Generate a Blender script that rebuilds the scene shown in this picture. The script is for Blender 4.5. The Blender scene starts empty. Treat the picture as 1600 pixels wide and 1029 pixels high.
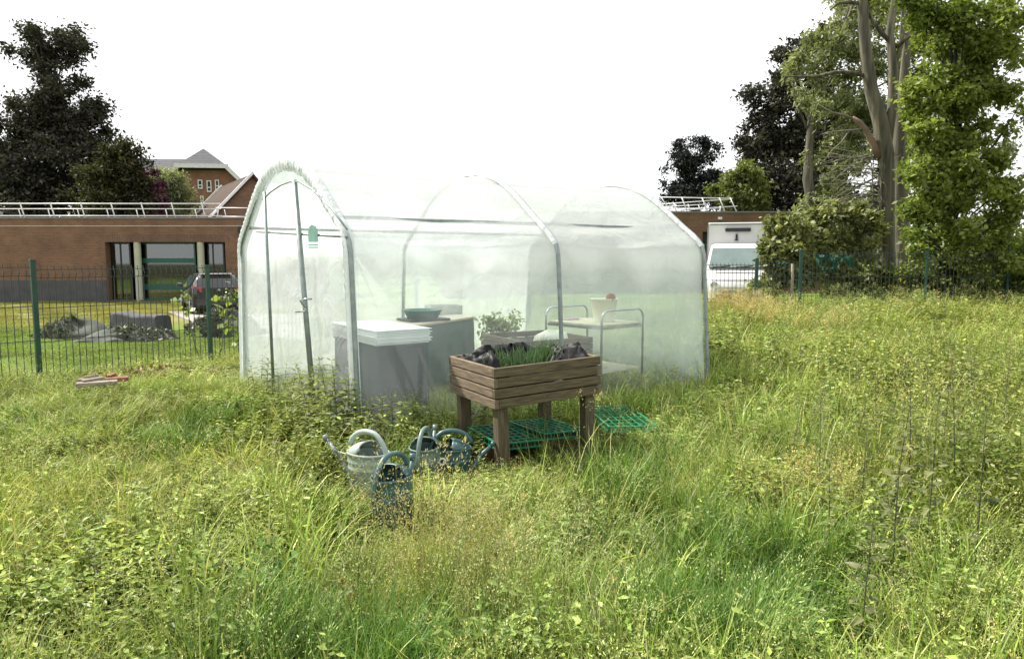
import bpy, math, random
import numpy as np
from mathutils import Vector, Matrix, Euler
rnd = random.Random(7); rng = np.random.default_rng(11)
S = bpy.context.scene; COL = S.collection
R = math.radians; PI = math.pi

# ------------------------------------------------------------------ camera maths (photo pixels 1600x1029 -> points in the place)
F = 1110.0; TH = R(5.6); EYE = 1.65
def ray(px, py):
    a = (px-800)/F; b = (514.5-py)/F
    return Vector((a, math.cos(TH)+b*math.sin(TH), -math.sin(TH)+b*math.cos(TH)))
def at(px, py, Y):
    r = ray(px, py); return Vector((0, 0, EYE))+r*(Y/r.y)
def gnd(px, py, z=0.0):
    r = ray(px, py); return Vector((0, 0, EYE))+r*((z-EYE)/r.z)
def sstep(a, b, x):
    t = np.clip((np.asarray(x, float)-a)/(b-a), 0, 1); return t*t*(3-2*t)
def ground_z(x, y):
    x = np.asarray(x, float); y = np.asarray(y, float)
    left = -0.3*sstep(9, 22, y-0.55*x-1.5)*(1-sstep(-3, 3, x-0.0*y))
    right = 0.2*sstep(10, 17, y)*sstep(1, 6, x)*(1-sstep(18, 22, y))
    return left+right+0.03*np.sin(x*1.3+0.4)*np.sin(y*1.1)+0.02*np.sin(x*3.1+y*2.3)
def gz(x, y): return float(ground_z(x, y))

# ------------------------------------------------------------------ materials
def newmat(name):
    m = bpy.data.materials.new(name); m.use_nodes = True
    nt = m.node_tree; nt.nodes.clear()
    o = nt.nodes.new('ShaderNodeOutputMaterial')
    return m, nt, o
def nd(nt, t, **kw):
    n = nt.nodes.new(t)
    for k, v in kw.items():
        if k in n.inputs: n.inputs[k].default_value = v
        else: setattr(n, k, v)
    return n
def c4(c): return (c[0], c[1], c[2], 1)
def ramp(nt, fac, stops):
    r = nt.nodes.new('ShaderNodeValToRGB'); e = r.color_ramp.elements
    while len(e) < len(stops): e.new(0.5)
    for i, (p, c) in enumerate(stops): e[i].position = p; e[i].color = c4(c)
    nt.links.new(fac, r.inputs['Fac']); return r.outputs['Color']
def pmat(name, col, rough=0.6, col2=None, scale=8, stretch=(1, 1, 1), bump=0.0, bscale=None, metal=0.0, spec=0.5, detail=4, coat=0):
    m, nt, o = newmat(name); L = nt.links
    b = nd(nt, 'ShaderNodeBsdfPrincipled', Roughness=rough, Metallic=metal)
    b.inputs['Specular IOR Level'].default_value = spec; b.inputs['Coat Weight'].default_value = coat
    L.new(b.outputs[0], o.inputs[0])
    tc = nd(nt, 'ShaderNodeTexCoord'); mp = nd(nt, 'ShaderNodeMapping'); mp.inputs['Scale'].default_value = stretch
    L.new(tc.outputs['Object'], mp.inputs[0])
    n = nd(nt, 'ShaderNodeTexNoise', Scale=scale, Detail=detail); L.new(mp.outputs[0], n.inputs['Vector'])
    if col2 is None: col2 = tuple(c*0.75 for c in col)
    L.new(ramp(nt, n.outputs['Fac'], [(0.32, col2), (0.68, col)]), b.inputs['Base Color'])
    if bump:
        n2 = nd(nt, 'ShaderNodeTexNoise', Scale=bscale or scale*3, Detail=5); L.new(mp.outputs[0], n2.inputs['Vector'])
        bp = nd(nt, 'ShaderNodeBump', Strength=bump, Distance=0.02); L.new(n2.outputs['Fac'], bp.inputs['Height'])
        L.new(bp.outputs[0], b.inputs['Normal'])
    return m
def leafmat(name, dark, light, nscale=0.6, trans=0.35, gloss=0.06, tint=False):
    m, nt, o = newmat(name); L = nt.links
    a = nd(nt, 'ShaderNodeAttribute', attribute_name='rv')
    geo = nd(nt, 'ShaderNodeNewGeometry')
    n = nd(nt, 'ShaderNodeTexNoise', Scale=nscale, Detail=2); L.new(geo.outputs['Position'], n.inputs['Vector'])
    ad = nd(nt, 'ShaderNodeMath', operation='MULTIPLY_ADD'); L.new(a.outputs['Fac'], ad.inputs[0]); ad.inputs[1].default_value = 0.75
    L.new(n.outputs['Fac'], ad.inputs[2])
    sb = nd(nt, 'ShaderNodeMath', operation='SUBTRACT'); L.new(ad.outputs[0], sb.inputs[0]); sb.inputs[1].default_value = 0.37
    col = ramp(nt, sb.outputs[0], [(0.15, dark), (0.85, light)])
    d = nd(nt, 'ShaderNodeBsdfDiffuse'); t = nd(nt, 'ShaderNodeBsdfTranslucent'); g = nd(nt, 'ShaderNodeBsdfGlossy', Roughness=0.45)
    L.new(col, d.inputs[0])
    mu = nd(nt, 'ShaderNodeMix', data_type='RGBA', blend_type='MULTIPLY'); mu.inputs[0].default_value = 1
    L.new(col, mu.inputs[6]); mu.inputs[7].default_value = (1.15, 1.2, 0.6, 1); L.new(mu.outputs[2], t.inputs[0])
    m1 = nd(nt, 'ShaderNodeMixShader', Fac=trans); L.new(d.outputs[0], m1.inputs[1]); L.new(t.outputs[0], m1.inputs[2])
    m2 = nd(nt, 'ShaderNodeMixShader', Fac=gloss); L.new(m1.outputs[0], m2.inputs[1]); L.new(g.outputs[0], m2.inputs[2])
    L.new(m2.outputs[0], o.inputs[0]); return m
def stuffmat(name, trans=0.3, gloss=0.03):
    # colour per blade (attribute col), tinted per tuft (attribute tint on the instance)
    m, nt, o = newmat(name); L = nt.links
    a = nd(nt, 'ShaderNodeAttribute', attribute_name='col')
    b = nd(nt, 'ShaderNodeAttribute', attribute_name='tint', attribute_type='INSTANCER')
    mu = nd(nt, 'ShaderNodeMix', data_type='RGBA', blend_type='MULTIPLY'); mu.inputs[0].default_value = 1
    L.new(a.outputs['Color'], mu.inputs[6]); L.new(b.outputs['Color'], mu.inputs[7])
    d = nd(nt, 'ShaderNodeBsdfDiffuse'); t = nd(nt, 'ShaderNodeBsdfTranslucent'); g = nd(nt, 'ShaderNodeBsdfGlossy', Roughness=0.4)
    L.new(mu.outputs[2], d.inputs[0]); L.new(mu.outputs[2], t.inputs[0])
    m1 = nd(nt, 'ShaderNodeMixShader', Fac=trans); L.new(d.outputs[0], m1.inputs[1]); L.new(t.outputs[0], m1.inputs[2])
    m2 = nd(nt, 'ShaderNodeMixShader', Fac=gloss); L.new(m1.outputs[0], m2.inputs[1]); L.new(g.outputs[0], m2.inputs[2])
    L.new(m2.outputs[0], o.inputs[0]); return m
def brickmat(name, c1, c2, mortar, scale=1.0, vert=False, axis='x'):
    m, nt, o = newmat(name); L = nt.links
    b = nd(nt, 'ShaderNodeBsdfPrincipled', Roughness=0.85); L.new(b.outputs[0], o.inputs[0])
    tc = nd(nt, 'ShaderNodeTexCoord'); sp = nd(nt, 'ShaderNodeSeparateXYZ'); L.new(tc.outputs['Object'], sp.inputs[0])
    ad = nd(nt, 'ShaderNodeMath', operation='ADD'); L.new(sp.outputs['X'], ad.inputs[0]); L.new(sp.outputs['Y'], ad.inputs[1])
    cb = nd(nt, 'ShaderNodeCombineXYZ')
    if vert: L.new(sp.outputs['Z'], cb.inputs['X']); L.new(ad.outputs[0], cb.inputs['Y'])
    else: L.new(ad.outputs[0], cb.inputs['X']); L.new(sp.outputs['Z'], cb.inputs['Y'])
    br = nd(nt, 'ShaderNodeTexBrick', Scale=scale); L.new(cb.outputs[0], br.inputs['Vector'])
    br.inputs['Brick Width'].default_value = 0.225; br.inputs['Row Height'].default_value = 0.075; br.inputs['Mortar Size'].default_value = 0.008
    br.inputs['Color1'].default_value = c4(c1); br.inputs['Color2'].default_value = c4(c2); br.inputs['Mortar'].default_value = c4(mortar)
    n = nd(nt, 'ShaderNodeTexNoise', Scale=1.3, Detail=6); L.new(tc.outputs['Object'], n.inputs['Vector'])
    mu = nd(nt, 'ShaderNodeMix', data_type='RGBA', blend_type='MULTIPLY'); mu.inputs[0].default_value = 0.7
    L.new(br.outputs['Color'], mu.inputs[6]); L.new(ramp(nt, n.outputs['Fac'], [(0.3, (0.6, 0.58, 0.56)), (0.7, (1.15, 1.1, 1.05))]), mu.inputs[7])
    L.new(mu.outputs[2], b.inputs['Base Color'])
    bp = nd(nt, 'ShaderNodeBump', Strength=0.4, Distance=0.01); bp.invert = True; L.new(br.outputs['Fac'], bp.inputs['Height']); L.new(bp.outputs[0], b.inputs['Normal'])
    return m
def stripemat(name, c1, c2, freq, axis='Z', rough=0.7):
    m, nt, o = newmat(name); L = nt.links
    b = nd(nt, 'ShaderNodeBsdfPrincipled', Roughness=rough); b.inputs['Specular IOR Level'].default_value = 0.08; L.new(b.outputs[0], o.inputs[0])
    tc = nd(nt, 'ShaderNodeTexCoord'); w = nd(nt, 'ShaderNodeTexWave', Scale=freq, Distortion=0.6, wave_type='BANDS', bands_direction=axis, wave_profile='SAW')
    w.inputs['Detail Scale'].default_value = 4
    L.new(tc.outputs['Object'], w.inputs['Vector'])
    n = nd(nt, 'ShaderNodeTexNoise', Scale=2.5, Detail=5); L.new(tc.outputs['Object'], n.inputs['Vector'])
    mu = nd(nt, 'ShaderNodeMix', data_type='RGBA', blend_type='MULTIPLY'); mu.inputs[0].default_value = 0.6
    L.new(ramp(nt, w.outputs['Fac'], [(0.05, c2), (0.35, c1)]), mu.inputs[6]); L.new(ramp(nt, n.outputs['Fac'], [(0.3, (0.6, 0.6, 0.6)), (0.7, (1.1, 1.1, 1.1))]), mu.inputs[7])
    L.new(mu.outputs[2], b.inputs['Base Color']); return m
def filmmat(name, clear, dif, trl, col=(0.8, 0.86, 0.84), wr=0.5, tint=(0.95, 1.0, 0.985), milk=None):
    m, nt, o = newmat(name); L = nt.links
    tc = nd(nt, 'ShaderNodeTexCoord')
    n = nd(nt, 'ShaderNodeTexNoise', Scale=2.6, Detail=6, Distortion=2.2); L.new(tc.outputs['Object'], n.inputs['Vector'])
    n3 = nd(nt, 'ShaderNodeTexNoise', Scale=3, Detail=3); L.new(tc.outputs['Object'], n3.inputs['Vector'])
    bp = nd(nt, 'ShaderNodeBump', Strength=wr, Distance=0.05); L.new(n.outputs['Fac'], bp.inputs['Height'])
    t = nd(nt, 'ShaderNodeBsdfTransparent'); t.inputs[0].default_value = c4(tint)
    d = nd(nt, 'ShaderNodeBsdfDiffuse'); d.inputs[0].default_value = c4(col); L.new(bp.outputs[0], d.inputs['Normal'])
    tr = nd(nt, 'ShaderNodeBsdfTranslucent'); tr.inputs[0].default_value = c4(col); L.new(bp.outputs[0], tr.inputs['Normal'])
    m1 = nd(nt, 'ShaderNodeMixShader', Fac=trl/(dif+trl)); L.new(d.outputs[0], m1.inputs[1]); L.new(tr.outputs[0], m1.inputs[2])
    # milkiness varies a little over the sheet (dust, condensation)
    mr = nd(nt, 'ShaderNodeMapRange'); L.new(n3.outputs['Fac'], mr.inputs[0]); mr.inputs[1].default_value = 0.3; mr.inputs[2].default_value = 0.7
    mr.inputs[3].default_value = max(0.0, 1-clear-0.035); mr.inputs[4].default_value = min(1, 1-clear+0.035)
    if milk is not None:    # sky glare over the roof put into a whiter film
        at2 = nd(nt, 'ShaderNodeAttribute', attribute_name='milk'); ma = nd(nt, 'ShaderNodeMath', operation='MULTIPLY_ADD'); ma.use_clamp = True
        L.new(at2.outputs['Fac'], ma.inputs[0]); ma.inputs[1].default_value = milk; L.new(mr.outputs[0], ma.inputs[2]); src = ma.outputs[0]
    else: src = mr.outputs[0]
    m2 = nd(nt, 'ShaderNodeMixShader'); L.new(src, m2.inputs[0]); L.new(t.outputs[0], m2.inputs[1]); L.new(m1.outputs[0], m2.inputs[2])
    g = nd(nt, 'ShaderNodeBsdfGlossy', Roughness=0.22); L.new(bp.outputs[0], g.inputs['Normal'])
    fr = nd(nt, 'ShaderNodeLayerWeight', Blend=0.12); ml = nd(nt, 'ShaderNodeMath', operation='MULTIPLY'); L.new(fr.outputs['Fresnel'], ml.inputs[0]); ml.inputs[1].default_value = 0.5
    m3 = nd(nt, 'ShaderNodeMixShader'); L.new(ml.outputs[0], m3.inputs[0]); L.new(m2.outputs[0], m3.inputs[1]); L.new(g.outputs[0], m3.inputs[2])
    L.new(m3.outputs[0], o.inputs[0]); return m
def glassmat(name, tint=(0.5, 0.6, 0.57), clear=0.75):
    m, nt, o = newmat(name); L = nt.links
    t = nd(nt, 'ShaderNodeBsdfTransparent'); t.inputs[0].default_value = c4(tint)
    g = nd(nt, 'ShaderNodeBsdfGlossy', Roughness=0.03)
    fr = nd(nt, 'ShaderNodeFresnel', IOR=1.5)
    ad = nd(nt, 'ShaderNodeMath', operation='ADD'); L.new(fr.outputs[0], ad.inputs[0]); ad.inputs[1].default_value = 0.12
    mx = nd(nt, 'ShaderNodeMixShader'); L.new(ad.outputs[0], mx.inputs[0]); L.new(t.outputs[0], mx.inputs[1]); L.new(g.outputs[0], mx.inputs[2])
    L.new(mx.outputs[0], o.inputs[0]); return m

# ------------------------------------------------------------------ mesh builder
class MB:
    def __init__(s): s.v = []; s.f = []; s.m = []; s.sm = []
    def add(s, vs, fs, mi=0, smooth=False):
        b = len(s.v); s.v += [tuple(v) for v in vs]
        for f in fs: s.f.append(tuple(b+i for i in f)); s.m.append(mi); s.sm.append(smooth)
    def box(s, c, d, rz=0, mi=0, M=None):
        x, y, z = (k/2 for k in d)
        P = [Vector((a*x, b*y, e*z)) for e in (-1, 1) for a, b in ((-1, -1), (1, -1), (1, 1), (-1, 1))]
        T = M if M is not None else Matrix.Rotation(rz, 3, 'Z')
        P = [Vector(c)+T @ p for p in P]
        s.add(P, [(3, 2, 1, 0), (4, 5, 6, 7), (0, 1, 5, 4), (1, 2, 6, 5), (2, 3, 7, 6), (3, 0, 4, 7)], mi)
    def span(s, lo, hi, mi=0): s.box([(a+b)/2 for a, b in zip(lo, hi)], [abs(b-a) for a, b in zip(lo, hi)], 0, mi)
    def bar(s, a, b, w, h=None, mi=0, upv=(0, 0, 1)):
        a = Vector(a); b = Vector(b); d = b-a; h = h or w; l = d.length; d = d/l
        u = Vector(upv)
        if abs(d.dot(u)) > 0.95: u = Vector((0, 1, 0))
        x = d.cross(u).normalized(); z = x.cross(d)
        M = Matrix((x, d, z)).transposed(); s.box((a+b)/2, (w, l, h), 0, mi, M)
    def tube(s, pts, r, n=8, mi=0, cap=True, smooth=True, ell=None):
        pts = [Vector(p) for p in pts]; k = len(pts)
        rr = r if hasattr(r, '__len__') else [r]*k
        vs = []; prev = None
        for i, p in enumerate(pts):
            d = (pts[min(i+1, k-1)]-pts[max(i-1, 0)]).normalized()
            if prev is None: u = d.orthogonal().normalized() if abs(d.z) > 0.9 else d.cross(Vector((0, 0, 1))).normalized()
            else: u = (prev-d*prev.dot(d)).normalized()
            prev = u; w = d.cross(u)
            for j in range(n):
                a = 2*PI*j/n; vs.append(p+(u*math.cos(a)+w*math.sin(a))*rr[i])
        fs = [(i*n+j, i*n+(j+1) % n, (i+1)*n+(j+1) % n, (i+1)*n+j) for i in range(k-1) for j in range(n)]
        if cap: fs += [tuple(range(n))[::-1], tuple((k-1)*n+j for j in range(n))]
        s.add(vs, fs, mi, smooth)
    def rings(s, rgs, mi=0, smooth=True, cap0=True, cap1=True):
        n = len(rgs[0]); vs = [p for r in rgs for p in r]
        fs = [(i*n+j, i*n+(j+1) % n, (i+1)*n+(j+1) % n, (i+1)*n+j) for i in range(len(rgs)-1) for j in range(n)]
        s.add(vs, fs, mi, smooth)
        if cap0: s.add(rgs[0], [tuple(range(n))[::-1]], mi)
        if cap1: s.add(rgs[-1], [tuple(range(n))], mi)
    def lathe(s, prof, c=(0, 0, 0), n=24, sx=1, sy=1, mi=0, cap0=True, cap1=False):
        c = Vector(c)
        s.rings([[c+Vector((r*sx*math.cos(2*PI*j/n), r*sy*math.sin(2*PI*j/n), z)) for j in range(n)] for r, z in prof], mi, True, cap0, cap1)
    def quad(s, a, b, c, d, mi=0, smooth=False): s.add([a, b, c, d], [(0, 1, 2, 3)], mi, smooth)
    def prism(s, poly, vec, mi=0):
        n = len(poly); v = Vector(vec); P = [Vector(p) for p in poly]
        s.add(P+[p+v for p in P], [tuple(range(n))[::-1], tuple(range(n, 2*n))]+[(i, (i+1) % n, n+(i+1) % n, n+i) for i in range(n)], mi)
    def xf(s, M): s.v = [tuple(M @ Vector(p)) for p in s.v]; return s
    def build(s, name, mats, parent=None, loc=None, bevel=0, local=False, seg=2):
        me = bpy.data.meshes.new(name)
        root = parent
        while root is not None and root.parent is not None: root = root.parent
        off = Vector((0, 0, 0)) if local else (root.location.copy() if root is not None else Vector(loc or (0, 0, 0)))
        me.from_pydata([tuple(Vector(v)-off) for v in s.v], [], s.f)
        for m in (mats if isinstance(mats, (list, tuple)) else [mats]): me.materials.append(m)
        me.polygons.foreach_set('material_index', s.m); me.polygons.foreach_set('use_smooth', s.sm)
        me.update()
        o = bpy.data.objects.new(name, me); COL.objects.link(o)
        if parent is not None: o.parent = parent
        elif loc is not None: o.location = loc
        if bevel:
            b = o.modifiers.new('bevel', 'BEVEL'); b.width = bevel; b.segments = seg; b.limit_method = 'ANGLE'; b.angle_limit = R(40)
        return o
def tag(o, label=None, cat=None, group=None, kind=None):
    if label: o['label'] = label
    if cat: o['category'] = cat
    if group: o['group'] = group
    if kind: o['kind'] = kind
    return o
def thing(name, label, cat, loc, rz=0, group=None, rot=None):
    o = bpy.data.objects.new(name, None); COL.objects.link(o); o.empty_display_size = 0.1
    o.location = loc; o.rotation_euler = rot or (0, 0, rz); return tag(o, label, cat, group)
def copy_tree(o, parent=None):
    c = o.copy(); COL.objects.link(c)
    if parent is not None: c.parent = parent
    for ch in list(o.children): copy_tree(ch, c)
    return c

# ------------------------------------------------------------------ world, sun, camera
TOSUN = Vector((-0.66, 0.34, 0.86)).normalized()
EL = math.asin(TOSUN.z); ROT = math.atan2(TOSUN.x, TOSUN.y)
w = bpy.data.worlds.new("World"); S.world = w; w.use_nodes = True
nt = w.node_tree; nt.nodes.clear(); L = nt.links
wo = nt.nodes.new('ShaderNodeOutputWorld'); bg = nd(nt, 'ShaderNodeBackground', Strength=0.08); L.new(bg.outputs[0], wo.inputs[0])
sky = nt.nodes.new('ShaderNodeTexSky'); sky.sky_type = 'NISHITA'; sky.sun_disc = False; sky.sun_elevation = EL; sky.sun_rotation = ROT
sky.air_density = 1.2; sky.dust_density = 3.0
tc = nt.nodes.new('ShaderNodeTexCoord'); n = nd(nt, 'ShaderNodeTexNoise', Scale=1.6, Detail=6); L.new(tc.outputs['Generated'], n.inputs['Vector'])
cl = ramp(nt, n.outputs['Fac'], [(0.25, (8.6, 8.8, 9.0)), (0.7, (10.4, 10.4, 10.4))])
mx = nd(nt, 'ShaderNodeMix', data_type='RGBA'); mx.inputs[0].default_value = 0.93
L.new(sky.outputs[0], mx.inputs[6]); L.new(cl, mx.inputs[7]); L.new(mx.outputs[2], bg.inputs['Color'])
sl = bpy.data.lights.new('sun', 'SUN'); sl.energy = 4.7; sl.angle = R(0.8); sl.color = (1.0, 0.95, 0.87)
so = bpy.data.objects.new('sun', sl); COL.objects.link(so); so.rotation_euler = TOSUN.to_track_quat('Z', 'Y').to_euler(); so.location = (-20, 10, 30)
cam = bpy.data.cameras.new('camera'); co = bpy.data.objects.new('camera', cam); COL.objects.link(co)
co.location = (0, 0, EYE); co.rotation_euler = (R(90)-TH, 0, 0); cam.sensor_width = 36; cam.lens = F/1600*36; cam.clip_end = 2000; cam.clip_start = 0.05
S.camera = co
S.view_settings.view_transform = 'Standard'; S.view_settings.look = 'None'; S.view_settings.exposure = 0.92; S.view_settings.gamma = 1
try:
    S.cycles.max_bounces = 10; S.cycles.transparent_max_bounces = 16; S.cycles.transmission_bounces = 6; S.cycles.diffuse_bounces = 3; S.cycles.glossy_bounces = 3
    S.cycles.use_denoising = True; S.cycles.caustics_reflective = False; S.cycles.caustics_refractive = False; S.cycles.sample_clamp_indirect = 6
except Exception: pass

# ------------------------------------------------------------------ palette
M = {}
M['steel'] = pmat('galvanised_steel', (0.30, 0.34, 0.33), 0.42, (0.2, 0.24, 0.23), 12, metal=0.55)
M['white_metal'] = pmat('white_railing', (0.78, 0.78, 0.78), 0.4, (0.66, 0.66, 0.66), 4)
M['green_post'] = pmat('dark_green_coating', (0.012, 0.055, 0.038), 0.4, (0.008, 0.04, 0.03), 9)
M['wire'] = pmat('dark_wire', (0.02, 0.035, 0.03), 0.5)
M['film_back'] = filmmat('back_film', 0.46, 0.45, 0.55, (0.82, 0.87, 0.86))
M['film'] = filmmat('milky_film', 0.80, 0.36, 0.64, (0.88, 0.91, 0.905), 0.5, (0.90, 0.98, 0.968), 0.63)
M['film_roof'] = filmmat('glare_white_roof_film', 0.30, 0.42, 0.58, (0.88, 0.90, 0.895))  # blown-out roof light painted as a whiter sheet
M['film_band'] = filmmat('gathered_film', 0.16, 0.6, 0.4, (0.86, 0.9, 0.89), 1.0)
M['film_end'] = filmmat('end_film', 0.52, 0.42, 0.58, (0.62, 0.65, 0.65), 0.9, (0.94, 0.99, 0.98))
M['woodx'] = pmat('weathered_wood_x_shaded', (0.135, 0.105, 0.052), 0.8, (0.045, 0.037, 0.019), 5, (1.2, 14, 14), 0.35, 9)  # front face's shade put into the darker wood colour
M['woody'] = pmat('weathered_wood_y_lit', (0.20, 0.145, 0.09), 0.8, (0.08, 0.06, 0.037), 5, (14, 1.2, 14), 0.35, 9)  # sunlit left face put into the lighter, pinker wood colour
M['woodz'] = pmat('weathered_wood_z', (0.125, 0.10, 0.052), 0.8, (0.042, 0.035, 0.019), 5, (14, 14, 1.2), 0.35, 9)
M['black_plastic'] = pmat('black_plastic_sheet', (0.006, 0.006, 0.007), 0.5, (0.010, 0.010, 0.011), 6, bump=0.3, bscale=14, spec=0.15)
M['soil'] = pmat('dark_soil', (0.045, 0.032, 0.022), 0.95, (0.02, 0.015, 0.01), 20, bump=0.8)
M['green_plastic'] = pmat('green_lattice_plastic', (0.006, 0.22, 0.095), 0.45, (0.005, 0.15, 0.065), 10)
M['pale_can'] = pmat('pale_mint_plastic', (0.34, 0.41, 0.37), 0.42, (0.25, 0.31, 0.27), 7, bump=0.08)
M['teal_can'] = pmat('dark_teal_plastic', (0.055, 0.12, 0.125), 0.38, (0.035, 0.082, 0.088), 7, bump=0.06)
M['grey_can'] = pmat('grey_green_plastic', (0.16, 0.22, 0.20), 0.42, (0.10, 0.15, 0.135), 7)
M['spout'] = pmat('grey_spout_plastic', (0.16, 0.18, 0.18), 0.5)
M['ring'] = pmat('white_ring', (0.75, 0.75, 0.72), 0.4)
M['white_sheet'] = pmat('white_foam', (0.85, 0.85, 0.84), 0.6, (0.8, 0.8, 0.8), 3)
M['navy'] = pmat('dark_navy_cover', (0.012, 0.026, 0.034), 0.6, (0.012, 0.022, 0.03), 5)
M['dark_green'] = pmat('dark_green_cover', (0.012, 0.05, 0.038), 0.55, (0.03, 0.10, 0.08), 6)
M['beige_top'] = pmat('beige_table_top', (0.5, 0.45, 0.34), 0.6, (0.42, 0.36, 0.25), 4)
M['basin'] = pmat('teal_basin', (0.03, 0.14, 0.11), 0.45)
M['tray_dark'] = pmat('dark_tray', (0.025, 0.04, 0.05), 0.5)
M['crate'] = pmat('pale_crate', (0.6, 0.6, 0.58), 0.5)
M['bucket'] = pmat('cream_bucket', (0.86, 0.85, 0.72), 0.45, (0.8, 0.77, 0.62), 6)
M['trolley_top'] = pmat('cream_trolley_top', (0.66, 0.61, 0.45), 0.55, (0.5, 0.46, 0.33), 7)
M['chrome'] = pmat('tubular_steel', (0.55, 0.57, 0.58), 0.25, metal=0.85)
M['rag'] = pmat('brown_rag', (0.35, 0.13, 0.06), 0.9)
M['paper'] = pmat('pink_paper', (0.6, 0.42, 0.5), 0.8)
M['brick'] = brickmat('brown_brick', (0.15, 0.074, 0.043), (0.20, 0.105, 0.062), (0.185, 0.14, 0.105))
M['brick2'] = brickmat('red_brown_brick', (0.20, 0.09, 0.048), (0.25, 0.12, 0.066), (0.20, 0.14, 0.10))
M['soldier'] = brickmat('soldier_course', (0.12, 0.055, 0.042), (0.16, 0.09, 0.055), (0.16, 0.125, 0.10), vert=True)
M['plinth'] = stripemat('grey_plinth_cladding', (0.10, 0.10, 0.104), (0.07, 0.07, 0.073), 3.2, 'X')
M['coping'] = pmat('grey_coping', (0.22, 0.21, 0.20), 0.7)
M['band'] = pmat('pale_string_line', (0.48, 0.40, 0.32), 0.8)
M['column'] = pmat('cream_column', (0.42, 0.43, 0.33), 0.6, (0.36, 0.37, 0.29), 3)
M['frame_green'] = pmat('green_frame', (0.010, 0.085, 0.06), 0.4)
M['frame_black'] = pmat('black_frame', (0.015, 0.015, 0.016), 0.4)
M['glass'] = glassmat('window_glass')
M['carglass'] = pmat('car_glass', (0.05, 0.07, 0.068), 0.06, (0.035, 0.05, 0.05), 2, spec=0.9)
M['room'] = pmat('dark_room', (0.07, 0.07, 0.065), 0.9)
M['olive'] = pmat('olive_panel', (0.16, 0.16, 0.03), 0.7)
M['slate'] = stripemat('grey_tiles', (0.075, 0.078, 0.085), (0.038, 0.04, 0.045), 1.1, 'Z')
M['tile'] = stripemat('brown_tiles', (0.075, 0.046, 0.03), (0.036, 0.022, 0.016), 1.3, 'Z')
M['white_trim'] = pmat('white_trim', (0.72, 0.72, 0.72), 0.6)
M['bark'] = pmat('furrowed_bark', (0.165, 0.15, 0.10), 0.95, (0.032, 0.03, 0.021), 3.2, (2.4, 2.4, 0.22), 1.0, 5)
M['bark_dark'] = pmat('dark_bark', (0.06, 0.052, 0.045), 0.95, (0.03, 0.027, 0.025), 3, (4, 4, 0.6), 0.8, 6)
M['bark_orange'] = pmat('torn_bark', (0.25, 0.16, 0.10), 0.9, (0.14, 0.11, 0.08), 4)
M['twig'] = pmat('grey_twig', (0.17, 0.16, 0.12), 0.95)
M['stem'] = pmat('dark_stem', (0.07, 0.075, 0.035), 0.8)
M['car_paint'] = pmat('black_car_paint', (0.012, 0.012, 0.014), 0.22, (0.01, 0.01, 0.012), 3, coat=0.8)
M['white_paint'] = pmat('white_vehicle_paint', (0.60, 0.60, 0.59), 0.35, (0.56, 0.56, 0.55), 2, coat=0.3)
M['rubber'] = pmat('black_rubber', (0.02, 0.02, 0.02), 0.8)
M['rim'] = pmat('alloy_rim', (0.45, 0.45, 0.46), 0.35, metal=0.7)
M['red_light'] = pmat('red_lens', (0.5, 0.015, 0.02), 0.15, (0.35, 0.01, 0.012), 20)
M['clear_light'] = pmat('clear_lens', (0.6, 0.6, 0.6), 0.15)
M['plate'] = pmat('pale_plate', (0.62, 0.62, 0.58), 0.5)
M['chevron'] = pmat('chrome_badge', (0.75, 0.75, 0.75), 0.2, metal=0.9)
M['stone'] = pmat('dark_stone', (0.055, 0.056, 0.062), 0.85, (0.03, 0.03, 0.034), 5, bump=0.6)
M['rock'] = pmat('grey_rock', (0.075, 0.08, 0.066), 0.9, (0.035, 0.043, 0.028), 2.5, bump=0.8)
M['plank'] = pmat('old_plank', (0.30, 0.26, 0.21), 0.9, (0.15, 0.12, 0.10), 6, (1, 8, 8))
M['clay'] = pmat('reddish_clay', (0.22, 0.09, 0.055), 0.9)
M['netting'] = pmat('green_netting', (0.007, 0.085, 0.05), 0.8, (0.006, 0.05, 0.033), 5)
M['emblem'] = pmat('dark_green_print', (0.13, 0.30, 0.245), 0.6)
M['grass'] = stuffmat('meadow_grass', 0.28, 0.02)
# leaves
M['lf_purple'] = leafmat('copper_beech_leaves', (0.018, 0.018, 0.016), (0.075, 0.074, 0.052), 0.35, 0.2, 0.02)
M['lf_purplegreen'] = leafmat('bronze_leaves', (0.016, 0.016, 0.010), (0.085, 0.088, 0.032), 0.3, 0.25, 0.02)
M['lf_dark'] = leafmat('dark_conifer_needles', (0.010, 0.013, 0.014), (0.032, 0.037, 0.032), 0.4, 0.15, 0.03)
M['lf_pale'] = leafmat('pale_willow_leaves', (0.11, 0.13, 0.06), (0.31, 0.34, 0.17), 0.5, 0.38, 0.03)
M['lf_mid'] = leafmat('mid_green_leaves', (0.06, 0.08, 0.02), (0.20, 0.23, 0.06), 0.5, 0.38, 0.03)
M['lf_bright'] = leafmat('bright_green_leaves', (0.08, 0.12, 0.02), (0.28, 0.335, 0.08), 0.45, 0.45, 0.025)
M['lf_shrub'] = leafmat('shrub_leaves', (0.09, 0.108, 0.034), (0.29, 0.31, 0.125), 0.7, 0.38, 0.03)
M['lf_young'] = leafmat('young_leaves', (0.13, 0.19, 0.03), (0.27, 0.34, 0.08), 2.0, 0.45, 0.06)
M['lf_ivy'] = leafmat('grey_green_cover', (0.04, 0.05, 0.028), (0.125, 0.135, 0.085), 1.5, 0.25, 0.05)
M['lf_magenta'] = leafmat('magenta_flowers', (0.035, 0.014, 0.02), (0.11, 0.03, 0.05), 1.5, 0.3, 0.04)
M['lf_nettle'] = leafmat('nettle_leaves', (0.075, 0.105, 0.022), (0.27, 0.30, 0.09), 2.5, 0.36, 0.025)
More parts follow.
